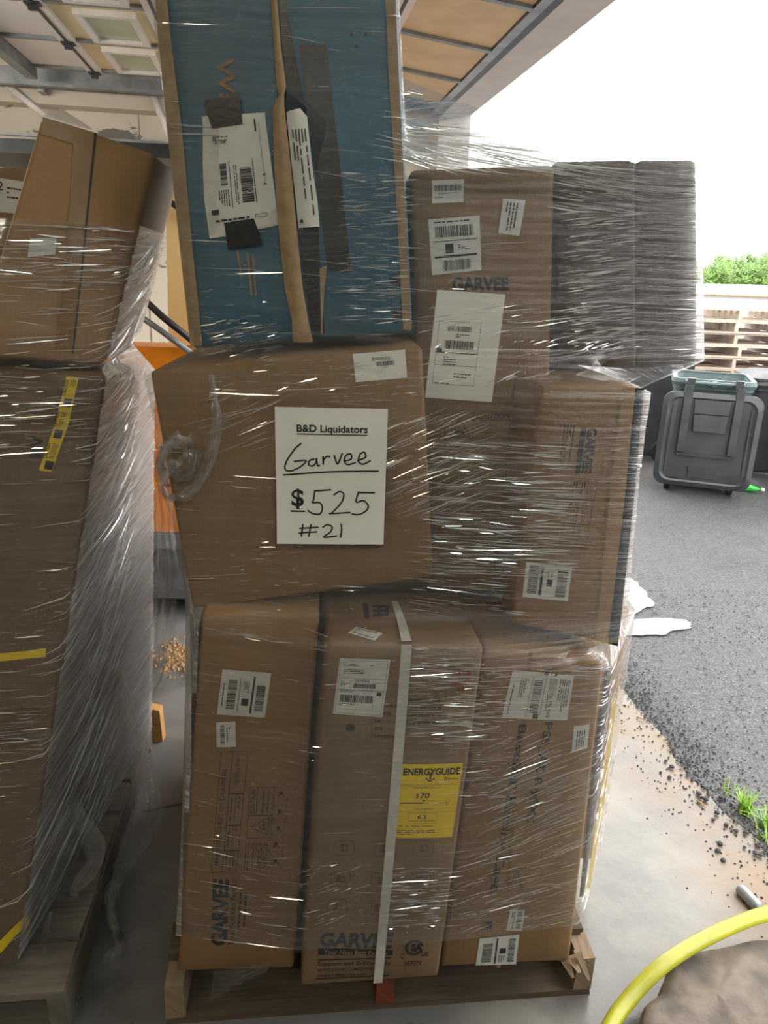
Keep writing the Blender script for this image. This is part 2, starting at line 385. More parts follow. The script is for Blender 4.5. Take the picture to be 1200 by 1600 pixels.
for p in (-2.355, -1.795, -1.215, -.635):
    m = MB(); wbox(m, -2.6, 2.0, p - .045, p + .045, DZ - .012, DZ + .009); m.build('seam_rail', PANELL, dr)
    m = MB(); wbox(m, -2.6, 2.0, p - .008, p + .008, DZ - .016, DZ - .011); m.build('seam', DSTEEL, dr)
m = MB(); wbox(m, -2.6, 2.05, -2.79, -2.725, DZ - .06, DZ + .02); m.build('strut', STEEL, dr)
for (w, p) in ((1.32, -2.355), (1.98, -2.355), (.66, -2.355), (1.98, -1.795)):
    m = MB(); wbox(m, w - .03, w + .03, p - .035, p + .035, DZ - .022, DZ - .013); wbox(m, w - .012, w + .012, p - .02, p + .02, DZ - .045, DZ - .021); m.build('hinge', DSTEEL, dr)
# its tracks
tk = thing('door_track', wp(0, -1.4, 2.9), 'grey steel horizontal track carrying the raised door by the peeling wall', 'track')
m = MB(); wbox(m, 2.22, 2.30, -6.0, -.08, 2.86, 2.88); wbox(m, 2.29, 2.31, -6.0, -.08, 2.86, 2.98); m.build('rail', STEEL, tk)
m = MB(); wbox(m, 2.31, 2.43, -2.80, -2.76, 2.84, 3.03); m.build('bracket', STEEL, tk)
tk = thing('door_frame_angle', wp(0, -.05, 2.9), 'dark steel angle running along the inside of the lintel', 'steel angle')
m = MB(); wbox(m, -2.75, 2.32, -.055, -.01, 2.86, 3.02); m.build('web', DSTEEL, tk)
m = MB(); wbox(m, -2.75, 2.32, -.105, -.056, 2.855, 2.875); m.build('flange', STEEL, tk)

# warm lamp behind the photographer, plus three unseen lamps added for fill
def lamp(x, y, z, rz, col, s, label, ln=1.3, wd=.12, hw=None):
    hw = hw or wd
    t = thing('ceiling_light', (x, y, z), label, 'ceiling light')
    m = MB(); m.box(x - ln / 2, x + ln / 2, y - hw / 2, y + hw / 2, z + .03 + .06 * (hw < wd), z + .10); m.build('housing', FRAMEW, t)
    m = MB(); m.box(x - ln / 2 + .02, x + ln / 2 - .02, y - wd / 2 + .02, y + wd / 2 - .02, z, z + .029 + .06 * (hw < wd)); m.build('diffuser', lampmat('lamp_glow', col, s), t)
    for hx in (-.4, .4): m = MB(); m.tube([(x + hx, y, z + .1), (x + hx, y, 3.8)], .006, 5); m.build('hanger', STEEL, t)
    t.rotation_euler[2] = rz
lamp(-1.3, -1.3, 3.2, 0, (1.0, .84, .58), 40, 'warm tube lamp hung behind the photographer on the left')
lamp(.75, -1.5, 3.2, 0, (.90, 1.0, .92), 46, 'added cool tube lamp behind the photographer, in place of an opening on the right')  # added lamp, stands in for another opening that gives cool reflections
lamp(-3.6, .6, 3.3, 0, (1.0, .90, .72), 24, 'added warm tube lamp filling the left side of the bay')  # added unseen lamp, lights the front of the left load
lamp(-2.9, 3.1, 2.45, 0, (1.0, .92, .78), 42, 'added bare tube lamp brightening the raised door and far wall', hw=.04)  # added unseen lamp, lifts the door's underside and the far wall

# ------------------------------------------------------------------ cardboard boxes
def vec(a): return np.array(a, dtype=float)
FACES = {'front': (0, 1, 2, 3), 'right': (1, 5, 6, 2), 'left': (4, 0, 3, 7), 'back': (5, 4, 7, 6), 'top': (3, 2, 6, 7), 'bottom': (4, 5, 1, 0)}
class Box:
    """a six-sided carton given by its eight corners (front bl br tr tl, back bl br tr tl), with slightly bulging, dented sides"""
    def __init__(s, corners, mat, label, group=None, bulge=.004, dent=.003, seed=0, cat='cardboard box', name='cardboard_box'):
        s.c = [vec(q) for q in corners]; s.bulge, s.dent, s.seed = bulge, dent, seed
        base = sum(s.c) / 8; base[2] = min(q[2] for q in s.c)
        s.root = thing(name, base, label, cat, group)
        s.nrm = {}
        for f, idx in FACES.items():
            a, b, c, d = [s.c[i] for i in idx]; n = np.cross((b - a) + (c - d), (d - a) + (c - b)); s.nrm[f] = n / np.linalg.norm(n)
        dims = [np.linalg.norm(s.c[1] - s.c[0]), np.linalg.norm(s.c[4] - s.c[0]), np.linalg.norm(s.c[3] - s.c[0])]
        def params(L):
            n = max(3, int(L / .06)); e = .010 / L; return [0, e] + [i / n for i in range(1, n)] + [1 - e, 1]
        px, py, pz = [params(L) for L in dims]
        axes = {'front': (px, pz), 'back': (px, pz), 'right': (py, pz), 'left': (py, pz), 'top': (px, py), 'bottom': (px, py)}
        key, pos, cnt, fs = {}, [], [], []
        for f, (us, vs_) in axes.items():
            ids = []
            for v in vs_:
                for u in us:
                    p = s.flat(f, u, v); k = tuple(np.round(p, 5))
                    if k not in key: key[k] = len(pos); pos.append(s.surf(f, u, v, 0)); cnt.append([])
                    cnt[key[k]].append(f); ids.append(key[k])
            w = len(us)
            for j in range(len(vs_) - 1):
                for i in range(w - 1): fs.append((ids[j * w + i], ids[j * w + i + 1], ids[(j + 1) * w + i + 1], ids[(j + 1) * w + i]))
        for i, c in enumerate(cnt):
            if len(c) > 1: pos[i] = pos[i] - .0035 * sum(s.nrm[f] for f in set(c))
        s.body = obj('body', pos, fs, mat, s.root, smooth=True)
    def flat(s, f, u, v):
        a, b, c, d = [s.c[i] for i in FACES[f]]; return (1 - v) * ((1 - u) * a + u * b) + v * ((1 - u) * d + u * c)
    def surf(s, f, u, v, off=0.0):
        p = s.flat(f, u, v); e = 16 * u * (1 - u) * v * (1 - v)
        e = max(0.0, e); fall = min(1.0, e * 2.2)
        d = s.bulge * e + s.dent * fall * mnoise.noise(Vector((p[0] * 5 + s.seed, p[1] * 5, p[2] * 5)))
        return p + s.nrm[f] * (d + off)
    def uv_of(s, f, px, py):
        a, b, c, d = [s.c[i] for i in FACES[f]]
        p = onplane(px, py, (a + b + c + d) / 4, s.nrm[f]); u = v = .5
        for _ in range(12):
            r = s.flat(f, u, v) - p; du = (1 - v) * (b - a) + v * (c - d); dv = (1 - u) * (d - a) + u * (c - b)
            J = np.stack([du, dv], 1); st = np.linalg.lstsq(J, -r, rcond=None)[0]; u += st[0]; v += st[1]
        return u, v
def plane_box(quad, y0, sl, ln, z0, depth, zmin=None, **kw):
    """front face through four measured corners (bl br tr tl) on the plane y = y0 + sl x + ln (z - z0), carton extruded straight back"""
    n = np.array([sl, -1, ln]); p0 = (0, y0, z0); fr = [onplane(*q, p0, n) for q in quad]
    
    if zmin:
        for i in (0, 1): fr[i] = fr[i] + np.array([0, 0, max(0, zmin - fr[i][2])])
    back = np.array([-sl, 1, 0]) / math.hypot(sl, 1) * depth
    return Box(fr + [q + back for q in fr], **kw)

# ------------------------------------------------------------------ print and labels laid on a surface
_txt = {}
def text_mesh(s, bold):
    if (s, bold) in _txt: return _txt[(s, bold)]
    cu = bpy.data.curves.new('t', 'FONT'); cu.body = s; cu.offset = bold; cu.resolution_u = 3
    o = bpy.data.objects.new('t', cu); COL.objects.link(o); dg = bpy.context.evaluated_depsgraph_get()
    me = bpy.data.meshes.new_from_object(o.evaluated_get(dg)); vs = np.array([v.co[:2] for v in me.vertices]); fs = [tuple(p.vertices) for p in me.polygons]
    bpy.data.objects.remove(o); bpy.data.curves.remove(cu); bpy.data.meshes.remove(me)
    lo, hi = vs.min(0), vs.max(0); _txt[(s, bold)] = ((vs - lo) / np.maximum(hi - lo, 1e-6), fs); return _txt[(s, bold)]
class Decal:
    """maps label space (s right, t down, 0..1) to a carton face"""
    def __init__(d, surf, quad_uv): d.surf, d.q = surf, quad_uv      # quad tl tr br bl
    def uv(d, s, t):
        a, b, c, e = d.q; return tuple((1 - t) * ((1 - s) * a[i] + s * b[i]) + t * ((1 - s) * e[i] + s * c[i]) for i in (0, 1))
    def p(d, s, t, off): u, v = d.uv(s, t); return d.surf(u, v, off)
    def grid(d, off, n=6, mm=8):
        vs = [d.p(i / n, j / mm, off) for j in range(mm + 1) for i in range(n + 1)]
        fs = [(j * (n + 1) + i, (j + 1) * (n + 1) + i, (j + 1) * (n + 1) + i + 1, j * (n + 1) + i + 1) for j in range(mm) for i in range(n)]
        return vs, fs
    def items(d, its, off, size=(.2, .2)):
        V, Fc = [], []
        def quadstrip(pts):
            b = len(V)
            for (l, r) in pts: V.append(d.p(*l, off)); V.append(d.p(*r, off))
            for i in range(len(pts) - 1): Fc.append((b + 2 * i, b + 2 * i + 1, b + 2 * i + 3, b + 2 * i + 2))
        def rect(s0, t0, s1, t1):
            n = max(1, int(max(abs(s1 - s0) * size[0], abs(t1 - t0) * size[1]) / .03))
            if abs(s1 - s0) * size[0] > abs(t1 - t0) * size[1]:
                quadstrip([((s0 + (s1 - s0) * i / n, t0), (s0 + (s1 - s0) * i / n, t1)) for i in range(n + 1)])
            else: quadstrip([((s0, t0 + (t1 - t0) * i / n), (s1, t0 + (t1 - t0) * i / n)) for i in range(n + 1)])
        def stroke(pts, wd):
            for (a, b) in zip(pts[:-1], pts[1:]):
                dx, dy = (b[0] - a[0]) * size[0], (b[1] - a[1]) * size[1]; L = math.hypot(dx, dy) or 1e-6
                nx, ny = -dy / L * wd / 2 / size[0], dx / L * wd / 2 / size[1]; ex, ey = dx / L * wd * .3 / size[0], dy / L * wd * .3 / size[1]
                quadstrip([((a[0] - ex + nx, a[1] - ey + ny), (a[0] - ex - nx, a[1] - ey - ny)), ((b[0] + ex + nx, b[1] + ey + ny), (b[0] + ex - nx, b[1] + ey - ny))])
        for it in its:
            k = it[0]
            if k == 'r': rect(*it[1:5])
            elif k == 'box':
                s0, t0, s1, t1, w = it[1:6]; ws, wt = w / size[0], w / size[1]
                rect(s0, t0, s1, t0 + wt); rect(s0, t1 - wt, s1, t1); rect(s0, t0, s0 + ws, t1); rect(s1 - ws, t0, s1, t1)
            elif k == 'b':                                            # barcode; 'h' bars stand upright, 'v' bars lie across
                s0, t0, s1, t1, o = it[1:6]; rr = random.Random(int(s0 * 991 + t0 * 7919)); x = 0.0
                while x < .98:
                    w = rr.choice((.012, .012, .024, .036)); w = min(w, 1 - x)
                    if o == 'h': rect(s0 + (s1 - s0) * x, t0, s0 + (s1 - s0) * (x + w), t1)
                    else: rect(s0, t0 + (t1 - t0) * x, s1, t0 + (t1 - t0) * (x + w))
                    x += w + rr.choice((.012, .018, .026))
            elif k == 'l':                                            # lines too small to read
                s0, t0, s1, t1, n, o = it[1:7]; rr = random.Random(int(s0 * 313 + t0 * 977))
                for i in range(n):
                    q = (i + .25) / n; h = .4 / n; x = 0
                    while x < .97:
                        w = min(rr.uniform(.06, .22), 1 - x)
                        if o == 'h': rect(s0 + (s1 - s0) * x, t0 + (t1 - t0) * q, s0 + (s1 - s0) * (x + w), t0 + (t1 - t0) * (q + h))
                        else: rect(s0 + (s1 - s0) * q, t0 + (t1 - t0) * x, s0 + (s1 - s0) * (q + h), t0 + (t1 - t0) * (x + w))
                        x += w + rr.uniform(.02, .05)
                        if rr.random() < .12: break
            elif k == 't':                                            # lettering: rot 0, 90 reads upward, -90 reads downward
                tx, s0, t0, s1, t1 = it[1:6]; rot = it[6] if len(it) > 6 else 0; bold = it[7] if len(it) > 7 else .012
                tv, tf = text_mesh(tx, bold); b = len(V)
                for (a, c) in tv:
                    if rot == 0: s_, t_ = s0 + a * (s1 - s0), t1 - c * (t1 - t0)
                    elif rot == 90: s_, t_ = s1 - c * (s1 - s0), t1 - a * (t1 - t0)
                    elif rot == -90: s_, t_ = s0 + c * (s1 - s0), t0 + a * (t1 - t0)
                    else: s_, t_ = s1 - a * (s1 - s0), t0 + c * (t1 - t0)
                    V.append(d.p(s_, t_, off))
                Fc.extend([tuple(i + b for i in f) for f in tf])
            elif k == 's':
                pts = it[1]
                if len(pts) > 2 and (len(it) < 4 or it[3]):
                    sm = []
                    for i in range(len(pts) - 1):
                        p0, p1, p2, p3 = pts[max(i - 1, 0)], pts[i], pts[i + 1], pts[min(i + 2, len(pts) - 1)]
                        for q in range(6):
                            t = q / 6; sm.append(tuple(.5 * ((2 * p1[j]) + (-p0[j] + p2[j]) * t + (2 * p0[j] - 5 * p1[j] + 4 * p2[j] - p3[j]) * t * t + (-p0[j] + 3 * p1[j] - 3 * p2[j] + p3[j]) * t ** 3) for j in (0, 1)))
                    pts = sm + [pts[-1]]
                stroke(pts, it[2])
            elif k == 'poly':
                b = len(V); V.extend(d.p(*q, off) for q in it[1]); Fc.append(tuple(range(b, b + len(it[1]))))
            elif k == 'disc':
                s0, t0, r = it[1:4]; b = len(V); V.extend(d.p(s0 + r / size[0] * math.cos(a * .5236), t0 + r / size[1] * math.sin(a * .5236), off) for a in range(12)); Fc.append(tuple(range(b, b + 12)))
            elif k == 'ring':
                s0, t0, r, w = it[1:5]; a0, a1 = (it[5], it[6]) if len(it) > 6 else (0, 360)
                stroke([(s0 + r / size[0] * math.cos(math.radians(a0 + (a1 - a0) * i / 20)), t0 + r / size[1] * math.sin(math.radians(a0 + (a1 - a0) * i / 20))) for i in range(21)], w)
        return V, Fc
def decal_on(box, face, quad):
    uv = [box.uv_of(face, *q) for q in quad]; d = Decal(lambda u, v, off: box.surf(face, u, v, off), uv)
    c = [box.flat(face, *q) for q in uv]
    d.size = ((np.linalg.norm(c[1] - c[0]) + np.linalg.norm(c[2] - c[3])) / 2, (np.linalg.norm(c[3] - c[0]) + np.linalg.norm(c[2] - c[1])) / 2)
    return d
def sticker(box, face, quad, its, mat=WHITE, name='label', ink=INK, label=None, off=.0012):
    d = decal_on(box, face, quad); vs, fs = d.grid(off); n = len(vs)
    o = obj(name, vs, fs, mat, box.root, label=label, smooth=True)
    if its:
        V, Fc = d.items(its, off + .0009, d.size); obj('print', V, Fc, ink, o)
    return o
def printed(box, face, quad, its, mat=INKF, name='print', off=.0012, label=None):
    d = decal_on(box, face, quad); V, Fc = d.items(its, off, d.size); return obj(name, V, Fc, mat, box.root, label=label)
def strip(box, face, pairs, mat, name, off=.002, label=None, parent=None, sub=6, across=3, wob=0.0):
    """a band given by measured pairs of edge points (xl yl xr yr) down its length"""
    rows = []
    for a, b in zip(pairs[:-1], pairs[1:]):
        for i in range(sub): rows.append([a[k] + (b[k] - a[k]) * i / sub for k in range(4)])
    rows.append(pairs[-1]); vs, fs, uv = [], [], []
    for j, r in enumerate(rows):
        ul, ur = box.uv_of(face, r[0], r[1]), box.uv_of(face, r[2], r[3])
        for i in range(across + 1):
            t = i / across; e = off + wob * math.sin(math.pi * t)
            vs.append(box.surf(face, ul[0] + (ur[0] - ul[0]) * t, ul[1] + (ur[1] - ul[1]) * t, e)); uv.append((t, j / 6))
    w = across + 1
    for j in range(len(rows) - 1):
        for i in range(across): fs.append((j * w + i, (j + 1) * w + i, (j + 1) * w + i + 1, j * w + i + 1))
    return obj(name, vs, fs, mat, parent or box.root, uv=uv, smooth=True, label=label)

# ship label layout used on several cartons (ups-like pattern of bars, rules and unreadable lines)
def ship_v():
    return [('b', .16, .20, .34, .88, 'v'), ('r', .40, .14, .41, .92), ('l', .46, .22, .60, .48, 4, 'v'), ('r', .47, .60, .61, .76), ('r', .66, .10, .70, .92), ('b', .75, .28, .93, .86, 'v'), ('l', .05, .3, .10, .8, 1, 'v')]
def ship_h():
    return [('l', .1, .04, .8, .10, 1, 'h'), ('b', .12, .14, .88, .34, 'h'), ('r', .06, .40, .94, .415), ('r', .30, .46, .46, .63), ('l', .55, .48, .9, .60, 3, 'h'), ('r', .08, .67, .92, .71), ('b', .24, .76, .80, .95, 'h')]

# --- bottom row of the main load
bA = plane_box([(277, 1520), (459, 1530), (499, 960), (316, 955)], 1.392, .10, .055, .14, .42, zmin=.1415, mat=KRAFT, seed=1,
               label='brown chest of drawers carton standing bottom left on the wrapped pallet')
bB = plane_box([(470, 1545), (685, 1530), (757, 1010), (512, 1003)], 1.345, .115, .012, .14, .78, zmin=.1415, mat=KRAFT3, seed=2, bulge=.007,
               label='brown carton with yellow energy label and white strap in the bottom row')
bC = plane_box([(689, 1515), (890, 1507), (945, 1034), (757, 1014)], 1.374, .095, .02, .14, .32, zmin=.1415, mat=KRAFT, seed=3, bulge=.007,
               label='brown baseball batting cage carton standing bottom right on the pallet')
yq = 1.76; p1, p2 = aty(974, 1034, yq), aty(922, 1405, yq)
bR = Box([(-.555, 1.90, .1415), (-.19, 1.92, .1415), (-.17, 1.92, 1.0), (-.525, 1.90, 1.0), (-.565, 2.42, .1415), (-.20, 2.44, .1415), (-.18, 2.44, 1.0), (-.54, 2.42, 1.0)], KRAFT3,
         'brown carton hidden behind the chest of drawers carton, only its wrapped left edge showing', seed=14)
bP = Box([(.20, yq, .1415), (p2[0], yq, .1415), (p1[0], yq, .93), (.24, yq, .93), (.20, 2.40, .1415), (p2[0], 2.36, .1415), (p1[0], 2.36, .93), (.24, 2.40, .93)], KRAFT2,
         'brown carton behind the baseball carton, its right edge showing', seed=4)
# --- upper cartons
bD = plane_box([(300, 953), (677, 905), (660, 541), (233, 579)], 1.470, .06, .0, 1.3, .60, mat=KRAFT, seed=5, bulge=.006,
               label='plain brown carton carrying the price sheet, overhanging on the left')
bE = plane_box([(310, 545), (645, 520), (617, -70), (238, -70)], 1.525, .03, .0, 1.6, .50, mat=BLUE, seed=6, bulge=.008, dent=.004,
               label='tall blue carton with black tape and torn paper label on top')
bG = plane_box([(668, 925), (852, 925), (867, 257), (640, 266)], 1.615, .05, .0, 1.4, .55, mat=KRAFT3, seed=7,
               label='tall brown carton with white labels and branded print right of the blue carton')
bJ = plane_box([(800, 976), (967, 1010), (1008, 604), (846, 604)], 1.42, .115, .0, 1.2, .85, mat=KRAFT, seed=8,
               label='brown carton with sideways branded print under the dark overhanging carton')
def slab_box(pl0, pr0, pr1, pl1, yl_, yr_, depth, **kw):
    f = [aty(*pl0, yl_), aty(*pr0, yr_), aty(*pr1, yr_), aty(*pl1, yl_)]; f[0][2] = max(f[0][2], 1.552); f[1][2] = max(f[1][2], 1.552)
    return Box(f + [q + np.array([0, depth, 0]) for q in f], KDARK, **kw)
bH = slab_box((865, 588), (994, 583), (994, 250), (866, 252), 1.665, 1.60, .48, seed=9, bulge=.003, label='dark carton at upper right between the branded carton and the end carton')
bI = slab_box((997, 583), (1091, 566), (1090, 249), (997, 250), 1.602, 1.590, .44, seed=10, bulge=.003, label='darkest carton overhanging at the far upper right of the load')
MAIN = [bR, bA, bB, bC, bP, bD, bE, bG, bJ, bH, bI]

# --- print on the chest of drawers carton
sticker(bA, 'front', [(348, 1045), (424, 1050), (414, 1120), (339, 1115)], ship_v(), label='white shipping label with barcodes')
sticker(bA, 'front', [(338, 1128), (368, 1126), (369, 1165), (339, 1166)], [('b', .2, .1, .42, .9, 'v'), ('l', .5, .2, .75, .8, 2, 'v')])
QA = [(346, 1172), (388, 1172), (370, 1360), (330, 1362)]
printed(bA, 'front', QA, [('box', 0, 0, 1, 1, .0012), ('r', .42, 0, .445, 1), ('r', .42, .335, 1, .345), ('r', .42, .60, 1, .61), ('r', .42, .81, 1, .82), ('r', .70, .335, .72, 1),
                          ('t', 'M44PEDQ  CHEST OF DRAWERS', .10, .14, .30, .94, 90, .004), ('t', 'SIZE REDUCTION', .60, .05, .74, .27, 90), ('l', .5, .37, .62, .57, 1, 'v'), ('l', .78, .37, .9, .58, 1, 'v'),
                          ('l', .5, .63, .62, .78, 1, 'v'), ('l', .78, .63, .9, .78, 1, 'v'), ('l', .5, .83, .62, .97, 1, 'v'), ('l', .78, .83, .9, .97, 1, 'v')], INKF)
QC = [(390, 1228), (429, 1228), (423, 1307), (385, 1308)]
printed(bA, 'front', QC, [('box', 0, 0, 1, 1, .0012), ('r', 0, .545, 1, .56), ('r', .32, 0, .345, .55), ('t', '!CAUTION', .07, .05, .27, .52, 90, .02), ('t', 'Heavy object', .50, .06, .68, .52, 90), ('l', .74, .06, .84, .5, 1, 'v'),
                          ('s', [(.15, .78), (.88, .60), (.88, .95), (.15, .78)], .0016, False), ('ring', .62, .78, .005, .002), ('ring', .72, .72, .003, .0015), ('ring', .72, .84, .003, .0015)], INKF)
printed(bA, 'front', [(383, 1315), (420, 1315), (416, 1358), (380, 1358)], [('l', 0, 0, 1, 1, 9, 'v')], INKW)
for (x, y) in ((440, 1238), (438, 1267), (436, 1293), (432, 1318), (431, 1344)):
    printed(bA, 'front', [(x - 9, y - 11), (x + 11, y - 11), (x + 9, y + 11), (x - 11, y + 11)],
            [('s', [(.0, .2), (0, 0), (.2, 0)], .0012, False), ('s', [(.8, 0), (1, 0), (1, .2)], .0012, False), ('s', [(0, .8), (0, 1), (.2, 1)], .0012, False), ('s', [(.8, 1), (1, 1), (1, .8)], .0012, False),
             ('disc', .45, .45, .0045), ('s', [(.25, .7), (.55, .55), (.75, .75)], .002)], INKB)
printed(bA, 'front', [(333, 1371), (359, 1371), (355, 1476), (329, 1476)], [('t', 'GARVEE', 0, 0, 1, 1, 90, .045)], INKB, label='dark sideways brand lettering')
printed(bA, 'front', [(361, 1372), (371, 1372), (366, 1475), (356, 1475)], [('t', 'Your Next Best Partner', 0, 0, 1, 1, 90, .006)], INKB)
printed(bA, 'front', [(373, 1392), (389, 1392), (386, 1448), (369, 1448)], [('l', 0, 0, 1, 1, 2, 'v')], INKF)

# --- strap carton
sticker(bB, 'front', [(531, 1028), (610, 1030), (597, 1119), (520, 1114)],
        [('l', .08, .06, .40, .14, 3, 'h'), ('l', .62, .09, .72, .13, 1, 'h'), ('l', .1, .18, .5, .27, 3, 'h'), ('r', .05, .34, .95, .345), ('t', 'TX 775 9-03', .36, .36, .64, .41, 0, .015), ('b', .33, .43, .78, .51, 'h'), ('l', .07, .38, .27, .5, 5, 'h'),
         ('r', .05, .545, .95, .555), ('l', .08, .56, .35, .60, 2, 'h'), ('r', .82, .57, .92, .63), ('b', .10, .64, .76, .77, 'h'), ('l', .08, .79, .4, .83, 2, 'h'), ('r', .05, .89, .95, .893), ('box', .03, .03, .96, .97, .0006)], label='white shipping label')
printed(bB, 'front', [(583, 1066), (697, 1070), (692, 1162), (579, 1158)], [('box', 0, 0, 1, 1, .0008), ('r', .35, 0, .358, 1), ('l', .04, .06, .33, .95, 7, 'h'), ('l', .40, .06, .95, .95, 7, 'h')], INKW)
printed(bB, 'front', [(540, 1129), (554, 1129), (554, 1143), (540, 1143)], [('disc', .5, .5, .0095)], INKB)
printed(bB, 'front', [(513, 1155), (577, 1156), (575, 1165), (512, 1164)], [('box', 0, 0, 1, 1, .0007)], INKW)
printed(bB, 'front', [(706, 1038), (742, 1038), (738, 1078), (702, 1078)], [('r', .18, .12, .38, .62), ('r', .64, .05, .84, .62), ('r', 0, .68, 1, .78), ('r', .36, .84, .44, 1), ('r', .52, .84, .60, 1), ('r', .15, .28, .85, .36)], INKR)
eg = sticker(bB, 'front', [(627, 1190), (723, 1191), (706, 1306), (612, 1305)],
             [('t', 'ENERGYGUIDE', .04, .05, .97, .145, 0, .035), ('r', .475, .10, .505, .20), ('s', [(.42, .185), (.49, .225), (.56, .185)], .003, False), ('l', .72, .165, .95, .21, 2, 'h'),
              ('r', .03, .27, .97, .274), ('t', 'Estimated Yearly Energy Cost', .25, .295, .70, .325, 0, .004), ('t', '$', .295, .39, .345, .455, 0, .008), ('t', '70', .365, .375, .52, .455, 0, .02), ('r', .06, .51, .44, .525), ('r', .44, .515, .82, .520), ('poly', [(.41, .475), (.47, .475), (.44, .505)]),
              ('r', .06, .50, .066, .545), ('r', .82, .50, .826, .545), ('box', .80, .47, .86, .55, .0006), ('l', .32, .585, .6, .61, 1, 'h'), ('r', .03, .64, .97, .643), ('box', .22, .655, .68, .80, .0006), ('t', '6.2', .37, .68, .52, .735, 0, .02), ('l', .25, .755, .65, .775, 1, 'h'),
              ('l', .08, .825, .9, .845, 1, 'h'), ('l', .05, .885, .7, .96, 3, 'h')], YELLOW, ink=INK, label='yellow energy guide label', off=.0016)
for r_, y in enumerate((1322, 1371, 1415)):
    for k, x in enumerate((537, 600, 661)):
        x -= r_ * 5
        printed(bB, 'front', [(x - 15, y - 13), (x + 16, y - 13), (x + 15, y + 13), (x - 16, y + 13)],
                [('s', [(.15, .05), (.85, .05), (1, .25), (1, .75), (.85, .95), (.15, .95), (0, .75), (0, .25), (.15, .05)], .0011, False), ('ring', .5, .5, .008, .0014), ('r', .3, .3, .7, .36), ('r', .3, .62, .7, .68), ('r', .42, .3, .48, .7)], INKW)
printed(bB, 'front', [(501, 1456), (616, 1455), (611, 1480), (498, 1478)], [('t', 'GARVEE', 0, 0, 1, 1, 0, .045)], INKB)
o = printed(bB, 'front', [(497, 1480), (614, 1482), (613, 1491), (497, 1491)], [('r', 0, 0, 1, 1)], INKB)
printed(bB, 'front', [(506, 1481), (606, 1483), (605, 1491), (506, 1490)], [('t', 'Your Next Best Partner', 0, .1, 1, .95, 0, .01)], LETTER, off=.0020)
printed(bB, 'front', [(496, 1498), (611, 1494), (610, 1496), (496, 1500)], [('r', 0, 0, 1, 1)], INKF)
printed(bB, 'front', [(496, 1502), (611, 1499), (610, 1508), (496, 1510)], [('t', 'Support and E-Warranty', 0, 0, 1, 1, 0, .018)], INKF)
printed(bB, 'front', [(495, 1513), (588, 1509), (587, 1515), (495, 1518)], [('t', 'WWW.GARVEE.COM/SUPPORT', 0, 0, 1, 1, 0, .012)], INKF)
printed(bB, 'front', [(495, 1521), (573, 1517), (572, 1524), (495, 1527)], [('t', 'support@garvee.com', 0, 0, 1, 1, 0, .012)], INKF)
printed(bB, 'front', [(494, 1528), (608, 1522), (608, 1524), (494, 1530)], [('r', 0, 0, 1, 1)], INKF)
printed(bB, 'front', [(632, 1466), (664, 1466), (662, 1492), (630, 1492)], [('ring', .5, .5, .0195, .006, 20, 340), ('t', 'SA', .36, .26, .90, .74, 0, .05)], INKB, label='round certification mark')
printed(bB, 'front', [(626, 1488), (632, 1488), (631, 1496), (625, 1496)], [('t', 'C', 0, 0, 1, 1)], INKF); printed(bB, 'front', [(659, 1486), (670, 1486), (669, 1493), (658, 1493)], [('t', 'US', 0, 0, 1, 1)], INKF)
printed(bB, 'front', [(632, 1501), (659, 1500), (658, 1507), (631, 1508)], [('t', '057272', 0, 0, 1, 1)], INKF)
strip(bB, 'front', [(627, 1006, 643, 1006), (617, 1130, 633, 1130), (601, 1320, 616, 1320), (583, 1534, 597, 1533)], STRAP, 'strap', .0045)
strip(bB, 'top', [(627, 1005, 643, 1005), (620, 975, 633, 975), (611, 946, 621, 946)], STRAP, 'strap', .0045)
sticker(bB, 'top', [(556, 981), (598, 991), (585, 1002), (544, 990)], [('l', .1, .1, .9, .9, 4, 'h')], label='small white label')
printed(bB, 'top', [(566, 946), (608, 948), (606, 969), (570, 969)], [('t', 'EE', .35, .1, 1, .9, 180, .05), ('r', 0, 0, .2, 1)], INKB)

# --- batting cage carton
sticker(bC, 'front', [(801, 1046), (897, 1055), (885, 1124), (783, 1119)],
        [('b', .38, .16, .52, .86, 'v'), ('r', .345, .1, .352, .95), ('r', .555, .06, .562, .92), ('t', 'TX 775 9-03', .66, .40, .71, .95, -90, .02), ('b', .62, .45, .65, .80, 'v'), ('l', .62, .1, .75, .4, 5, 'v'), ('l', .16, .15, .3, .55, 4, 'v'), ('l', .78, .1, .96, .85, 5, 'v'), ('r', .45, .88, .54, .98), ('l', .05, .3, .09, .9, 1, 'v')],
        label='white shipping label')
sticker(bC, 'front', [(896, 1134), (921, 1131), (917, 1168), (892, 1175)], [('l', .2, .2, .8, .9, 4, 'v')])
printed(bC, 'front', [(852, 1046), (872, 1048), (870, 1056), (850, 1054)], [('r', 0, 0, .35, 1), ('t', 'G', .45, 0, 1, 1, 0, .05)], INKB)
printed(bC, 'front', [(846, 1126), (863, 1126), (833, 1282), (817, 1282)], [('t', 'PSS_ADF-yFX5', 0, 0, 1, 1, -90, .025)], INKB, label='sideways product code')
printed(bC, 'front', [(806, 1128), (822, 1129), (780, 1392), (760, 1390)], [('t', 'Baseball Batting Cage', 0, 0, 1, 1, -90, .02)], INKB, label='sideways product name')
printed(bC, 'front', [(754, 1436), (769, 1437), (767, 1452), (752, 1451)], [('box', 0, 0, 1, 1, .002), ('r', .3, 0, .9, .8)], INKF)
printed(bC, 'front', [(795, 1352), (820, 1353), (816, 1390), (791, 1388)], [('s', [(.1, .9), (.5, .1), (.9, .9)], .002, False), ('box', 0, 0, 1, 1, .0008)], INKW)
sticker(bC, 'front', [(796, 1418), (819, 1418), (815, 1452), (790, 1452)], [('b', .55, .08, .85, .9, 'v'), ('l', .15, .1, .4, .9, 2, 'v')])
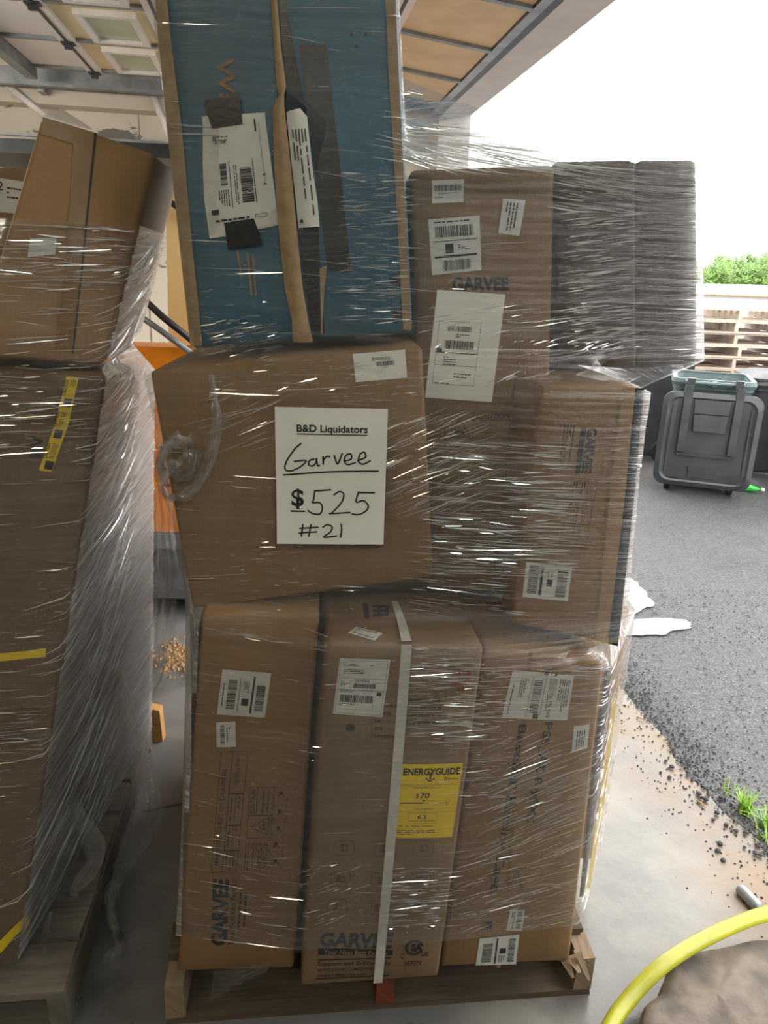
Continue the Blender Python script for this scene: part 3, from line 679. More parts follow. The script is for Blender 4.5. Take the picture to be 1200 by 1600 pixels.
sticker(bC, 'front', [(749, 1465), (811, 1458), (806, 1506), (743, 1508)], [('b', .12, .22, .36, .88, 'v'), ('r', .44, .05, .48, .95), ('r', .55, .42, .70, .6), ('l', .53, .66, .7, .9, 3, 'v'), ('b', .76, .12, .92, .9, 'v')], label='white barcode label')
strip(bC, 'front', [(826, 1020, 832, 1020), (800, 1250, 806, 1250), (776, 1512, 782, 1512)], TAPE, 'tape', .0003)

# --- plain carton and blue carton
sticker(bD, 'front', [(551, 553), (633, 546), (636, 590), (556, 597)], [('l', .35, .18, .7, .30, 3, 'h'), ('b', .43, .34, .78, .50, 'h'), ('l', .55, .54, .68, .58, 1, 'h')], SHEET, label='clean white barcode label')
strip(bE, 'front', [(240, -40, 258, -40), (248, 60, 268, 60), (262, 200, 285, 200), (283, 400, 303, 400), (298, 540, 317, 540)], KEDGE, 'flap_edge', .004, 'brown cut edge')
strip(bE, 'front', [(601, -40, 616, -40), (606, 100, 622, 100), (618, 300, 632, 300), (630, 515, 642, 515)], KEDGE, 'flap_edge', .004, 'brown cut edge')
strip(bE, 'front', [(436, -40, 448, -40), (437, 0, 446, 0), (441, 80, 460, 80), (443, 168, 479, 170), (456, 260, 482, 260), (466, 360, 498, 358), (476, 440, 502, 440), (488, 528, 508, 522)], NAVY, 'gap_tape', .003, 'dark tape over the open seam')
strip(bE, 'front', [(422, -40, 432, -40), (424, 0, 434, 0), (430, 80, 441, 80), (434, 140, 449, 138), (438, 152, 446, 152), (428, 172, 446, 168), (430, 260, 456, 260), (436, 350, 464, 350), (446, 450, 474, 450), (457, 500, 482, 498), (458, 534, 490, 534)], KEDGE, 'flap_edge', .010, 'crumpled brown flap edge', wob=.006)
strip(bE, 'front', [(500, 420, 511, 415), (501, 470, 506, 470), (502, 522, 504, 522)], KEDGE, 'flap_edge', .004)
strip(bE, 'front', [(468, 71, 510, 71), (490, 245, 530, 245), (512, 422, 549, 425)], BLACKT, 'black_tape', .0035, 'long black tape strip')
lb = strip(bE, 'front', [(317, 183, 352, 181), (318, 200, 415, 178), (318, 260, 423, 240), (320, 310, 431, 305), (325, 345, 437, 352), (329, 373, 360, 369)], WHITE, 'label', .004, 'crumpled torn paper shipping label', across=6, wob=.002)
d = decal_on(bE, 'front', [(317, 183), (415, 178), (437, 355), (330, 370)])
V, Fc = d.items([('t', 'TX 77047', .14, .20, .36, .235, 0, .015), ('l', .14, .17, .55, .20, 2, 'h'), ('b', .22, .40, .32, .58, 'v'), ('r', .36, .38, .37, .78), ('l', .17, .62, .34, .76, 5, 'v'), ('b', .52, .45, .70, .76, 'v'), ('r', .72, .38, .73, .76), ('l', .42, .42, .48, .76, 2, 'v'), ('r', .88, .08, .885, .6), ('l', .8, .05, .86, .9, 1, 'v'), ('r', .86, .52, .90, .53), ('r', .86, .60, .90, .61), ('box', .68, .86, .86, .89, .0008), ('l', .1, .86, .6, .9, 1, 'h'), ('r', .05, .78, .16, .82)], .0075, d.size)
obj('print', V, Fc, INK, lb)
strip(bE, 'front', [(320, 159, 376, 151), (326, 180, 379, 174), (333, 202, 381, 196)], BLACKT, 'black_tape', .0085, 'square of black tape over the label top')
strip(bE, 'front', [(352, 349, 398, 342), (355, 368, 405, 360), (358, 389, 412, 382)], BLACKT, 'black_tape', .0085, 'square of black tape over the label foot')
wl = strip(bE, 'front', [(449, 178, 470, 172), (450, 190, 481, 185), (457, 260, 488, 255), (464, 320, 497, 318), (467, 357, 500, 355)], WHITE, 'label', .006, 'narrow white paper strip', wob=.004)
d = decal_on(bE, 'front', [(451, 185), (481, 182), (500, 355), (467, 357)])
V, Fc = d.items([('l', .12, .12, .9, .92, 5, 'v'), ('disc', .2, .94, .003)], .0125, d.size); obj('print', V, Fc, INKF, wl)
printed(bE, 'front', [(338, 90), (366, 92), (370, 158), (342, 154)], [('t', 'Wal', 0, 0, 1, 1.35, -90, .01)], ORANGEP, off=.002, label='faded orange lettering')
printed(bE, 'front', [(370, 392), (400, 390), (404, 465), (382, 467)], [('r', .0, .0, .12, .55), ('r', .5, .05, .62, .95), ('r', .8, .1, .9, .95)], ORANGEP)
printed(bE, 'front', [(545, 50), (580, 50), (580, 80), (545, 80)], [('disc', .12, .16, .003), ('disc', .75, .13, .003), ('disc', .32, .80, .003)], INK)
printed(bE, 'front', [(608, 428), (624, 428), (628, 502), (613, 502)], [('box', 0, 0, 1, 1, .0015), ('r', .1, .06, .9, .2), ('r', .2, .8, .8, .95)], INKF)

# --- labels on the tall carton and the sideways-print carton
sticker(bG, 'front', [(675, 282), (725, 280), (724, 316), (675, 318)], [('b', .08, .22, .95, .48, 'h'), ('l', .2, .55, .8, .62, 1, 'h'), ('l', .08, .7, .35, .8, 1, 'h')])
sticker(bG, 'front', [(786, 310), (821, 313), (811, 369), (778, 364)], [('l', .15, .1, .75, .9, 4, 'v')])
sticker(bG, 'front', [(669, 343), (749, 337), (752, 422), (675, 430)], ship_h(), label='white shipping label with two barcodes')
printed(bG, 'front', [(706, 433), (794, 432), (795, 454), (706, 456)], [('t', 'GARVEE', 0, 0, 1, 1, 0, .045)], INKB, label='dark brand lettering')
sticker(bG, 'front', [(683, 453), (789, 460), (768, 628), (664, 621)], [('box', .08, .27, .70, .86, .0007), ('b', .22, .31, .58, .36, 'h'), ('l', .35, .38, .68, .42, 2, 'h'), ('b', .20, .445, .64, .525, 'h'), ('r', .09, .52, .17, .56), ('r', .08, .555, .70, .563), ('l', .2, .59, .4, .68, 4, 'h'), ('r', .08, .675, .70, .679), ('l', .38, .74, .65, .80, 2, 'h'), ('l', .1, .84, .6, .86, 1, 'h')], SHEET, label='large white packing slip')
printed(bG, 'front', [(694, 645), (798, 642), (795, 684), (694, 686)], [('box', 0, 0, 1, 1, .0009), ('r', .43, 0, .437, 1), ('s', [(.05, .92), (.24, .22), (.40, .92), (.05, .92)], .0016, False), ('r', .15, .68, .31, .78), ('r', .44, .30, 1, .32), ('t', '!CAUTION', .48, .06, .98, .26, 0, .03), ('t', 'Heavy object', .47, .42, .80, .62), ('l', .47, .72, .78, .82, 1, 'h')], INKW)
printed(bG, 'front', [(815, 515), (820, 515), (810, 620), (800, 620)], [('r', 0, 0, .15, 1)], INKW)
sticker(bJ, 'front', [(822, 877), (893, 884), (886, 938), (816, 932)], [('b', .08, .08, .28, .9, 'v'), ('r', .33, .1, .39, .9), ('r', .48, .42, .60, .62), ('l', .46, .2, .62, .36, 2, 'v'), ('b', .70, .12, .92, .9, 'v')], label='smudged barcode label')
printed(bJ, 'front', [(917, 668), (933, 668), (922, 739), (906, 738)], [('t', 'GARVEE', 0, 0, 1, 1, -90, .045)], INKB, label='sideways brand lettering')
printed(bJ, 'front', [(907, 668), (916, 668), (905, 738), (898, 738)], [('r', 0, 0, 1, 1)], INKB)
printed(bJ, 'front', [(880, 664), (900, 664), (888, 732), (872, 732)], [('l', 0, 0, 1, 1, 4, 'v')], INKF)
printed(bJ, 'front', [(893, 745), (932, 748), (914, 856), (872, 852)], [('box', 0, 0, 1, 1, .0009), ('r', .32, 0, .335, 1), ('r', .64, 0, .655, 1), ('r', 0, .3, 1, .308), ('r', 0, .65, 1, .658), ('l', .06, .05, .28, .95, 2, 'v'), ('l', .38, .05, .6, .95, 2, 'v')], INKW)
strip(bJ, 'front', [(972, 606, 992, 606), (950, 780, 975, 780), (929, 1000, 949, 1005)], KRAFT2, 'flap_edge', .002, 'lighter brown corner strip')
strip(bJ, 'front', [(992, 606, 1006, 606), (975, 780, 990, 780), (949, 1005, 965, 1009)], NAVY, 'edge_tape', .0022, 'dark tape along the corner')
strip(bP, 'front', [(945, 1040, 956, 1040), (925, 1200, 938, 1200), (905, 1400, 912, 1400)], BLACKT, 'edge_tape', .002)
strip(bP, 'front', [(956, 1090, 962, 1090), (938, 1240, 946, 1240), (915, 1395, 920, 1395)], YELLOW, 'edge_tape', .002, 'yellow warning tape')

# ------------------------------------------------------------------ left load cartons
bM = Box([(-1.62, 1.26, .15), (-.83, 1.345, .15), (-.566, 1.50, 1.520), (-1.36, 1.38, 1.560), (-1.66, 2.22, .15), (-.805, 2.30, .15), (-.71, 2.28, 1.44), (-1.50, 2.20, 1.50)], KSHADE,
         'tall leaning brown carton with yellow caution tape on the left pallet', seed=11, bulge=.006)
kfl, kbl = aty(66, 182, 1.50), aty(-45, 556, 1.42)
bK = Box([kbl, (-.568, 1.505, 1.534), (-.474, 1.60, 1.935), kfl, (-.98, 1.95, 1.52), (-.665, 2.0, 1.548), (-.517, 1.95, 1.94), (-.78, 1.90, 1.985)], KRAFT2,
         'tan taped carton leaning on top of the left load', seed=12, bulge=.006, dent=.006)
n0, n1 = aty(-70, 268, 2.12), aty(50, 262, 2.12)
bN = Box([(-1.45, 2.06, 1.56), (-1.02, 2.12, 1.56), (n1[0], 2.12, n1[2]), (-1.42, 2.06, n0[2]), (-1.45, 2.5, 1.56), (-1.02, 2.5, 1.56), (-1.0, 2.5, n1[2]), (-1.42, 2.5, n0[2])], KRAFT3,
         'carton with white papers behind the tan leaning carton', seed=13)
LEFT = [bM, bK, bN]
strip(bK, 'front', [(66, 184, 150, 208), (62, 210, 146, 236)], TAPE, 'tape', .001, 'glossy brown tape along the top')
strip(bK, 'front', [(116, 200, 146, 210), (110, 300, 141, 300), (100, 420, 130, 420), (85, 545, 112, 550)], TAPE, 'tape', .0016, 'glossy brown tape over the seam')
strip(bK, 'front', [(147, 208, 151, 208), (135, 330, 138, 330), (112, 552, 115, 552)], INKF, 'seam', .002)
sticker(bK, 'front', [(47, 373), (88, 371), (86, 398), (43, 402)], [])
m = MB(); q = [aty(66, 183, 1.50), aty(143, 203, 1.56), aty(94, 171, 1.66)]
m.add([*q, *[p + np.array([0, .004, .003]) for p in q]], [(0, 1, 2), (5, 4, 3), (0, 3, 4, 1), (1, 4, 5, 2), (2, 5, 3, 0)]); m.build('flap', PANELL, bK.root, label='pale lifted flap')
sticker(bN, 'front', [(-20, 275), (44, 285), (42, 335), (-20, 330)], [('t', '42', .1, .1, .4, .35), ('l', .5, .2, .9, .6, 3, 'h')])
def caution(box, face, pairs):
    o = strip(box, face, pairs, YELLOW, 'caution_tape', .002, 'yellow and black caution tape', across=2)
    d = decal_on(box, face, [(pairs[0][0], pairs[0][1]), (pairs[0][2], pairs[0][3]), (pairs[-1][2], pairs[-1][3]), (pairs[-1][0], pairs[-1][1])])
    its = []
    for k in range(3):
        t0 = k / 3; its += [('r', .35, t0 + .22, 1, t0 + .31), ('t', 'CAUTION', .05, t0 + .04, .35, t0 + .20, 90, .02), ('l', .45, t0 + .03, .95, t0 + .2, 4, 'v')]
    V, Fc = d.items(its, .0030, d.size); obj('print', V, Fc, INK, o)
caution(bM, 'front', [(103, 588, 122, 590), (86, 660, 106, 664), (60, 735, 80, 738)])
printed(bM, 'front', [(48, 680), (68, 680), (64, 715), (44, 715)], [('t', 'RV', 0, 0, 1, 1, 90, .04)], INKB)
o = strip(bM, 'front', [(0, 1020, 0, 1032), (45, 1016, 45, 1028), (72, 1012, 72, 1026)], YELLOW, 'caution_tape', .002, 'yellow caution tape band', across=2)
o = strip(bM, 'right', [(28, 1495, 20, 1482), (45, 1470, 40, 1458), (66, 1446, 62, 1432)], YELLOW, 'caution_tape', .003, 'yellow caution tape by the foot', across=2)

# ------------------------------------------------------------------ stretch film
def hull2(pts):
    pts = sorted(set((round(p[0], 5), round(p[1], 5)) for p in pts))
    if len(pts) < 3: return pts
    def half(ps):
        h = []
        for p in ps:
            while len(h) > 1 and (h[-1][0] - h[-2][0]) * (p[1] - h[-2][1]) - (h[-1][1] - h[-2][1]) * (p[0] - h[-2][0]) <= 0: h.pop()
            h.append(p)
        return h
    a, b = half(pts), half(pts[::-1]); return a[:-1] + b[:-1]
class Film:
    """taut film: at each height the convex outline of the cartons, bridged between overhangs"""
    def __init__(s, boxes, cz, z0, z1, nz=110, nt=320, k=1.8, pad=.011, kup=None):
        s.cz, s.z0, s.z1, s.nz, s.nt = cz, z0, z1, nz, nt
        s.zs = np.linspace(z0, z1, nz); th = np.arange(nt) / nt * 2 * math.pi - math.pi; s.th = th
        ed = [(0, 1), (1, 2), (2, 3), (3, 0), (4, 5), (5, 6), (6, 7), (7, 4), (0, 4), (1, 5), (2, 6), (3, 7)]
        Rr = np.full((nz, nt), .02)
        for iz, z in enumerate(s.zs):
            pts = []; cx, cy = cz(z)
            for b in boxes:
                for i, j in ed:
                    a, c = b.c[i], b.c[j]
                    if (a[2] - z) * (c[2] - z) <= 0 and abs(a[2] - c[2]) > 1e-9:
                        t = (z - a[2]) / (c[2] - a[2]); pts.append(a + (c - a) * t)
            h = hull2([(p[0], p[1]) for p in pts]) if len(pts) > 2 else []
            for i in range(len(h)):
                (ax, ay), (bx, by) = h[i], h[(i + 1) % len(h)]; ax -= cx; bx -= cx; ay -= cy; by -= cy
                dx, dy = np.cos(th), np.sin(th); den = dx * (by - ay) - dy * (bx - ax); den = np.where(abs(den) < 1e-9, 1e-9, den)
                t = (ax * (by - ay) - ay * (bx - ax)) / den; u = (ax * dy - ay * dx) / den
                ok = (t > 0) & (u >= -1e-4) & (u <= 1 + 1e-4); Rr[iz] = np.where(ok & (t > Rr[iz]), t, Rr[iz])
        Rr += pad; D = Rr.copy()
        for i in range(nz):
            for j in range(nz):
                dzv = abs(s.zs[i] - s.zs[j])
                if dzv < .4: D[i] = np.maximum(D[i], Rr[j] - (k if i < j or kup is None else kup(th)) * dzv)
        s.r = D
    def pt(s, th, z, off=0.0):
        ft = ((th + math.pi) / (2 * math.pi) * s.nt) % s.nt; fz = min(max((z - s.z0) / (s.z1 - s.z0) * (s.nz - 1), 0), s.nz - 1.001)
        i, j = int(ft), int(fz); a, b = ft - i, fz - j; i2 = (i + 1) % s.nt
        r = (1 - b) * ((1 - a) * s.r[j, i] + a * s.r[j, i2]) + b * ((1 - a) * s.r[j + 1, i] + a * s.r[j + 1, i2])
        cx, cy = s.cz(z); return np.array([cx + (r + off) * math.cos(th), cy + (r + off) * math.sin(th), z])
    def at_xz(s, x, z, off=0.0):
        cx, cy = s.cz(z); lo, hi = -math.pi * .98, -.02
        for _ in range(40):
            m_ = (lo + hi) / 2
            if s.pt(m_, z)[0] < x: lo = m_
            else: hi = m_
        return s.pt((lo + hi) / 2, z, off)
    def mesh(s, name, mat, parent, mat2=None, corner=None):
        vs, uv, fs = [], [], []
        for j, z in enumerate(s.zs):
            cx, cy = s.cz(z); acc = 0
            for i in range(s.nt + 1):
                t = s.th[i % s.nt]; r = s.r[j, i % s.nt] + .0015 * (1 + mnoise.noise(Vector((math.cos(t) * 2, math.sin(t) * 2, z * 30))))
                p = (cx + r * math.cos(t), cy + r * math.sin(t), z); vs.append(p); uv.append(((t if i < s.nt else t + 2 * math.pi) * .6, z))
        for j in range(s.nz - 1):
            for i in range(s.nt): a = j * (s.nt + 1) + i; fs.append((a, a + 1, a + s.nt + 2, a + s.nt + 1))
        if mat2 is None: return obj(name, vs, fs, mat, parent, uv=uv, smooth=True)
        A, B = [], []
        for f in fs:
            j, i = divmod(f[0], s.nt + 1); t = s.th[i % s.nt]; (B if corner(t, s.zs[j]) else A).append(f)
        obj(name, vs, A, mat, parent, uv=uv, smooth=True); obj('pulled_side_film', vs, B, mat2, parent, uv=uv, smooth=True, label='clouded film pulled into diagonal streaks')
def folds(film, n, sampler, parent, mat=FOLD, seed=3):
    rr = random.Random(seed); V, Fc = [], []
    for _ in range(n):
        th, z, ang, L, w = sampler(rr); ns = max(3, int(L / .03)); be = rr.uniform(-.55, .9) * (1 if rr.random() < .5 else -1); b0 = len(V); bend = rr.uniform(-.04, .04)
        r0 = max(.15, np.linalg.norm(film.pt(th, z)[:2] - np.array(film.cz(z))))
        for i in range(ns + 1):
            q = i / ns - .5; a_ = ang + bend * q; t_ = th + math.cos(a_) * L * q / r0; z_ = z + math.sin(a_) * L * q
            if not film.z0 < z_ < film.z1: z_ = min(max(z_, film.z0 + .002), film.z1 - .002)
            p = film.pt(t_, z_, .0022); ww = w * (1 - (2 * q) ** 2 * .85)
            nx, ny = math.cos(t_), math.sin(t_); dn, dzv = math.sin(be), math.cos(be)
            e = np.array([nx * dn * abs(ww), ny * dn * abs(ww), dzv * ww]); o_ = abs(dn) * ww
            p = p + np.array([nx * o_, ny * o_, 0]); V.append(p - e); V.append(p + e)
        for i in range(ns): Fc.append((b0 + 2 * i, b0 + 2 * i + 1, b0 + 2 * i + 3, b0 + 2 * i + 2))
    return obj('fold', V, Fc, mat, parent, kind='stuff', smooth=True)
def film_strip(path, widths, parent, mat, name, twist=0.0, seed=1, crumple=.012, wdir=(1, 0, 0), label=None):
    """a loose crumpled tail of film along a path"""
    P = [Vector(tuple(p)) for p in path]; pts, wd = [], []
    for i in range(len(P) - 1):
        p0, p1, p2, p3 = P[max(i - 1, 0)], P[i], P[i + 1], P[min(i + 2, len(P) - 1)]
        for q in range(10):
            t = q / 10; pts.append(.5 * ((2 * p1) + (-p0 + p2) * t + (2 * p0 - 5 * p1 + 4 * p2 - p3) * t * t + (-p0 + 3 * p1 - 3 * p2 + p3) * t ** 3)); wd.append(widths[i] + (widths[i + 1] - widths[i]) * t)
    pts.append(P[-1]); wd.append(widths[-1]); vs, fs, uv = [], [], []; n = 10; w0 = Vector(wdir)
    for j, p in enumerate(pts):
        d = (pts[min(j + 1, len(pts) - 1)] - pts[max(j - 1, 0)]).normalized(); w = (w0 - d * w0.dot(d)).normalized(); b = d.cross(w); a = twist * j / len(pts)
        w, b = w * math.cos(a) + b * math.sin(a), b * math.cos(a) - w * math.sin(a)
        for i in range(n + 1):
            q = i / n - .5; fold_ = math.sin(i * 2.1 + j * .17 + seed) * crumple + crumple * mnoise.noise(Vector((i * .7, j * .35, seed)))
            vs.append(p + w * wd[j] * q * (1 - .25 * abs(math.sin(j * .4 + seed))) + b * fold_); uv.append((j * .02, q * .3))
    for j in range(len(pts) - 1):
        for i in range(n): a = j * (n + 1) + i; fs.append((a, a + 1, a + n + 2, a + n + 1))
    return obj(name, vs, fs, mat, parent, uv=uv, smooth=True, label=label)

wrapM = thing('stretch_wrap', (0, 1.9, .2), 'clear shiny stretch film wound around the main pallet load', 'stretch wrap')
fm = Film(MAIN, lambda z: (-.10, 1.80), .262, 2.225, kup=lambda th: np.where((th > math.radians(-26)) & (th < math.radians(100)), 30.0, 2.6))
def left_side(t, z):
    if z > 1.02: return False
    a, b = bA.c[0], bA.c[3]; q = min(max((z - a[2]) / (b[2] - a[2]), 0), 1); p = a + (b - a) * q; return t < math.atan2(p[1] - 1.8, p[0] + .10) or t > math.radians(150)
fm.mesh('film', FILM, wrapM, FILMD, left_side)
def film_hit(px, py):
    y = 1.45
    for _ in range(3):
        q = aty(px, py, y); p = fm.at_xz(q[0], min(max(q[2], fm.z0 + .003), fm.z1 - .003)); y = p[1]
    return math.atan2(p[1] - 1.80, p[0] + .10), min(max(p[2], fm.z0 + .003), fm.z1 - .003)
# where the film has puckered: x0 y0 x1 y1 in the photo, direction, count, length
ZONES = [(535, 270, 642, 505, 3, 90, .05), (320, 500, 430, 560, 15, 30, .03), (260, 340, 420, 520, 4, 25, .02), (330, 560, 600, 620, 4, 30, .03), (330, 600, 480, 700, 24, 34, .06), (480, 560, 680, 640, 10, 36, .03), (600, 650, 760, 800, 27, 120, .06),
         (300, 840, 560, 950, 5, 50, .03), (320, 950, 510, 1000, -3, 34, .06), (670, 690, 885, 900, -2, 210, .07), (650, 800, 800, 960, -5, 70, .05), (660, 470, 880, 600, 14, 60, .04), (890, 330, 994, 560, 14, 230, .03), (870, 255, 1000, 330, -8, 60, .05),
         (1055, 260, 1096, 570, 8, 90, .03), (830, 770, 900, 900, -5, 60, .06), (950, 660, 1005, 920, 0, 70, .03), (640, 1000, 745, 1160, -2, 160, .05), (750, 1020, 960, 1120, -4, 70, .06), (690, 1040, 800, 1250, -3, 120, .04), (760, 1150, 960, 1330, 24, 170, .07), (720, 1330, 940, 1450, 14, 110, .06),
         (605, 1355, 705, 1450, 0, 120, .05), (470, 1350, 570, 1460, 20, 40, .035), (300, 1330, 450, 1420, -2, 22, .05), (310, 1420, 480, 1500, 0, 24, .06), (930, 1040, 970, 1400, 10, 120, .04), (640, 170, 860, 260, -14, 90, .10), (300, 1000, 760, 1450, -2, 50, .03)]
def samp_zone(rr):
    zn = rr.choices(ZONES, [q[5] for q in ZONES])[0]
    px, py = rr.uniform(zn[0], zn[2]), rr.uniform(zn[1], zn[3]); th, z = film_hit(px, py)
    return th, z, math.radians(zn[4] + rr.gauss(0, 3.5)), zn[6] * rr.choice((.3, .5, .8, 1.3)) * rr.uniform(.7, 1.2), rr.choice((.0004, .0006, .0009, .0013))
folds(fm, 4300, samp_zone, wrapM)
def samp_top(rr):
    th, z = film_hit(rr.uniform(645, 850), rr.uniform(175, 262)); return th, z, math.radians(rr.gauss(-8, 3)), rr.uniform(.06, .22), rr.choice((.0005, .0008, .0012))
folds(fm, 140, samp_top, wrapM, FOLDW, seed=21)
def samp_main(rr):
    th = math.radians(rr.uniform(-215, 145)); th = th + 2 * math.pi if th < -math.pi else th
    return th, rr.uniform(.27, 2.21), rr.gauss(0, .08), rr.choice((.02, .04, .07, .12)) * rr.uniform(.6, 1.2), rr.choice((.0005, .0007, .0010))
folds(fm, 700, samp_main, wrapM, seed=4)
film_strip([aty(330, 585, 1.435), aty(338, 660, 1.425), aty(326, 725, 1.42), aty(298, 770, 1.42), aty(262, 775, 1.425), aty(250, 735, 1.42), aty(268, 690, 1.415), aty(300, 690, 1.41)], [.012, .022, .028, .022, .014, .03, .05, .03], wrapM, FILMT, 'film_curl', 2.0, 3, .008, label='crumpled loose curl of film')
film_strip([aty(255, 690, 1.43), aty(262, 740, 1.42), aty(290, 730, 1.415), aty(300, 700, 1.41)], [.03, .06, .07, .03], wrapM, FILMT, 'film_curl', 1.0, 5, .012)
film_strip([aty(420, 1508, 1.345), aty(375, 1522, 1.335), aty(345, 1535, 1.33), aty(332, 1562, 1.33)], [.02, .05, .06, .004], wrapM, FILM, 'film_tail', .5, 8, .006, (0, 0, 1))

wrapL = thing('stretch_wrap', (-1.1, 1.9, .2), 'clouded white stretch film wound around the leaning left pallet load', 'stretch wrap')
def czl(z): t = (z - .15) / 1.75; return (-1.10 + .40 * t, 1.80 - .05 * t)
fl = Film(LEFT, czl, .165, 1.80, nz=90)
def corner_l(z):
    a, b = (bM.c[1], bM.c[2]) if z < 1.50 else (bK.c[1], bK.c[2]); t = min(max((z - a[2]) / (b[2] - a[2]), 0), 1); p = a + (b - a) * t; cx, cy = czl(z)
    return math.atan2(p[1] - cy, p[0] - cx)
fl.mesh('film', FILM, wrapL, FILMD, lambda t, z: corner_l(z) < t < 1.4)
def samp_side(rr):
    z = rr.uniform(.2, 1.78); th = corner_l(z) + rr.uniform(.02, 1.5); ang = math.radians(rr.gauss(26, 7)) if z < 1.1 else math.radians(rr.gauss(16, 8))
    return th, z, ang, rr.choice((.08, .16, .26)) * rr.uniform(.6, 1.2), rr.choice((.0006, .0012, .0022))
folds(fl, 520, samp_side, wrapL, FOLDW, seed=9)
def samp_left(rr):
    z = rr.choice((rr.uniform(.2, 1.78), rr.uniform(.5, 1.0), rr.gauss(1.72, .05), rr.gauss(1.45, .06), rr.gauss(.75, .05))); th = corner_l(z) - rr.uniform(.02, .9)
    return th, min(max(z, .2), 1.79), rr.gauss(.03, .06), rr.choice((.015, .03, .05, .09)) * rr.uniform(.6, 1.2), rr.choice((.0006, .0009, .0014))
folds(fl, 700, samp_left, wrapL, FOLD, seed=10)
# loose film hanging from its back corner, and the twisted tail that trails to the floor
film_strip([aty(248, 760, 2.36), aty(258, 880, 2.34), aty(252, 980, 2.30), aty(238, 1080, 2.27)], [.05, .12, .12, .04], wrapL, FILM, 'film_flap', .6, 2, .02, (1, .3, 0), 'hanging flap of film')
g = [atz(232, 1240, .42), atz(215, 1305, .26), atz(190, 1360, .13), atz(172, 1405, .07), atz(180, 1450, .035), atz(185, 1485, .02), atz(160, 1500, .012)]
film_strip([np.array([-.76, 1.95, .60]), *g], [.03, .07, .09, .05, .04, .06, .05, .02], wrapL, FILMT, 'film_tail', 2.6, 4, .014, (.6, .8, 0), 'twisted tail of film trailing to the floor')
film_strip([np.array([-.79, 1.60, .42]), atz(150, 1330, .28), atz(118, 1390, .20), atz(112, 1400, .19)], [.05, .06, .04, .01], wrapL, FILMT, 'film_tail', 1.2, 6, .010, (.6, .8, 0))
film_strip([atz(80, 1425, .18), atz(72, 1455, .155), atz(68, 1482, .148), atz(74, 1496, .146)], [.012, .02, .016, .004], wrapL, FILMT, 'film_tail', 1.2, 7, .004, (.6, .8, 0))

# ------------------------------------------------------------------ price sheet on the film
def sheet_surf(u, v, off):
    # u right, v up in metres-like units of the sheet; follows the film with a slight curl
    top = aty(433 + 172 * u, 633 + 4 * u, 1.45); bot = aty(437 + 161 * u, 843 + 3 * u, 1.45); q = top + (bot - top) * (1 - v)
    p = fm.at_xz(q[0], q[2], .006 + off); p[1] = min(p[1], 1.449 - off); p[1] -= .006 * (1 - v) ** 3 * (1.2 - u); return p
sheet = thing('price_sheet', fm.at_xz(-.1, 1.2, .006), 'white price sheet with handwritten 525 taped on the wrapped carton', 'price sign')
ds = Decal(sheet_surf, [(0, 1), (1, 1), (1, 0), (0, 0)]); SZ = (.213, .275)
vs, fs = ds.grid(0, 8, 12); obj('paper', vs, fs, SHEET, sheet, smooth=True)
V, Fc = ds.items([('t', 'B&D Liquidators', .195, .12, .825, .188, 0, .022), ('r', .195, .183, .825, .190)], .0012, SZ); obj('printed_heading', V, Fc, INK, sheet)
hand = [[(.23, .255), (.17, .30), (.10, .385), (.085, .44), (.13, .455), (.21, .43), (.27, .39), (.26, .375), (.17, .385)],
        [(.35, .365), (.31, .375), (.30, .405), (.335, .415), (.365, .39), (.37, .36), (.38, .41), (.40, .41)],
        [(.43, .345), (.43, .40), (.435, .37), (.46, .345), (.49, .345)], [(.53, .335), (.555, .395), (.575, .375), (.60, .32)],
        [(.62, .375), (.68, .36), (.68, .325), (.64, .33), (.62, .37), (.65, .40), (.72, .385)], [(.74, .37), (.81, .345), (.80, .31), (.76, .325), (.75, .375), (.79, .395), (.855, .37)],
        [(.07, .485), (.5, .455), (.93, .445)]]
hand2 = [[(.355, .595), (.345, .66), (.335, .685), (.40, .685), (.425, .725), (.40, .77), (.33, .765), (.295, .745)], [(.36, .598), (.50, .588)],
         [(.53, .625), (.58, .60), (.62, .62), (.60, .68), (.52, .755), (.50, .765), (.68, .755)], [(.755, .60), (.735, .675), (.80, .665), (.845, .70), (.83, .74), (.76, .77), (.70, .765)], [(.755, .605), (.90, .605)],
         [(.245, .85), (.23, .94)], [(.32, .85), (.30, .94)], [(.215, .88), (.385, .87)], [(.21, .915), (.375, .905)],
         [(.43, .87), (.47, .85), (.515, .865), (.50, .905), (.44, .945), (.56, .935)], [(.60, .845), (.605, .89), (.595, .945)]]
for h in hand + hand2: V, Fc = ds.items([('s', h, .0031)], .0012, SZ); obj('pen_stroke', V, Fc, INK, sheet)
V, Fc = ds.items([('t', '$', .14, .585, .255, .735, 0, .022), ('r', .13, .745, .265, .757)], .0012, SZ); obj('printed_dollar', V, Fc, INK, sheet)

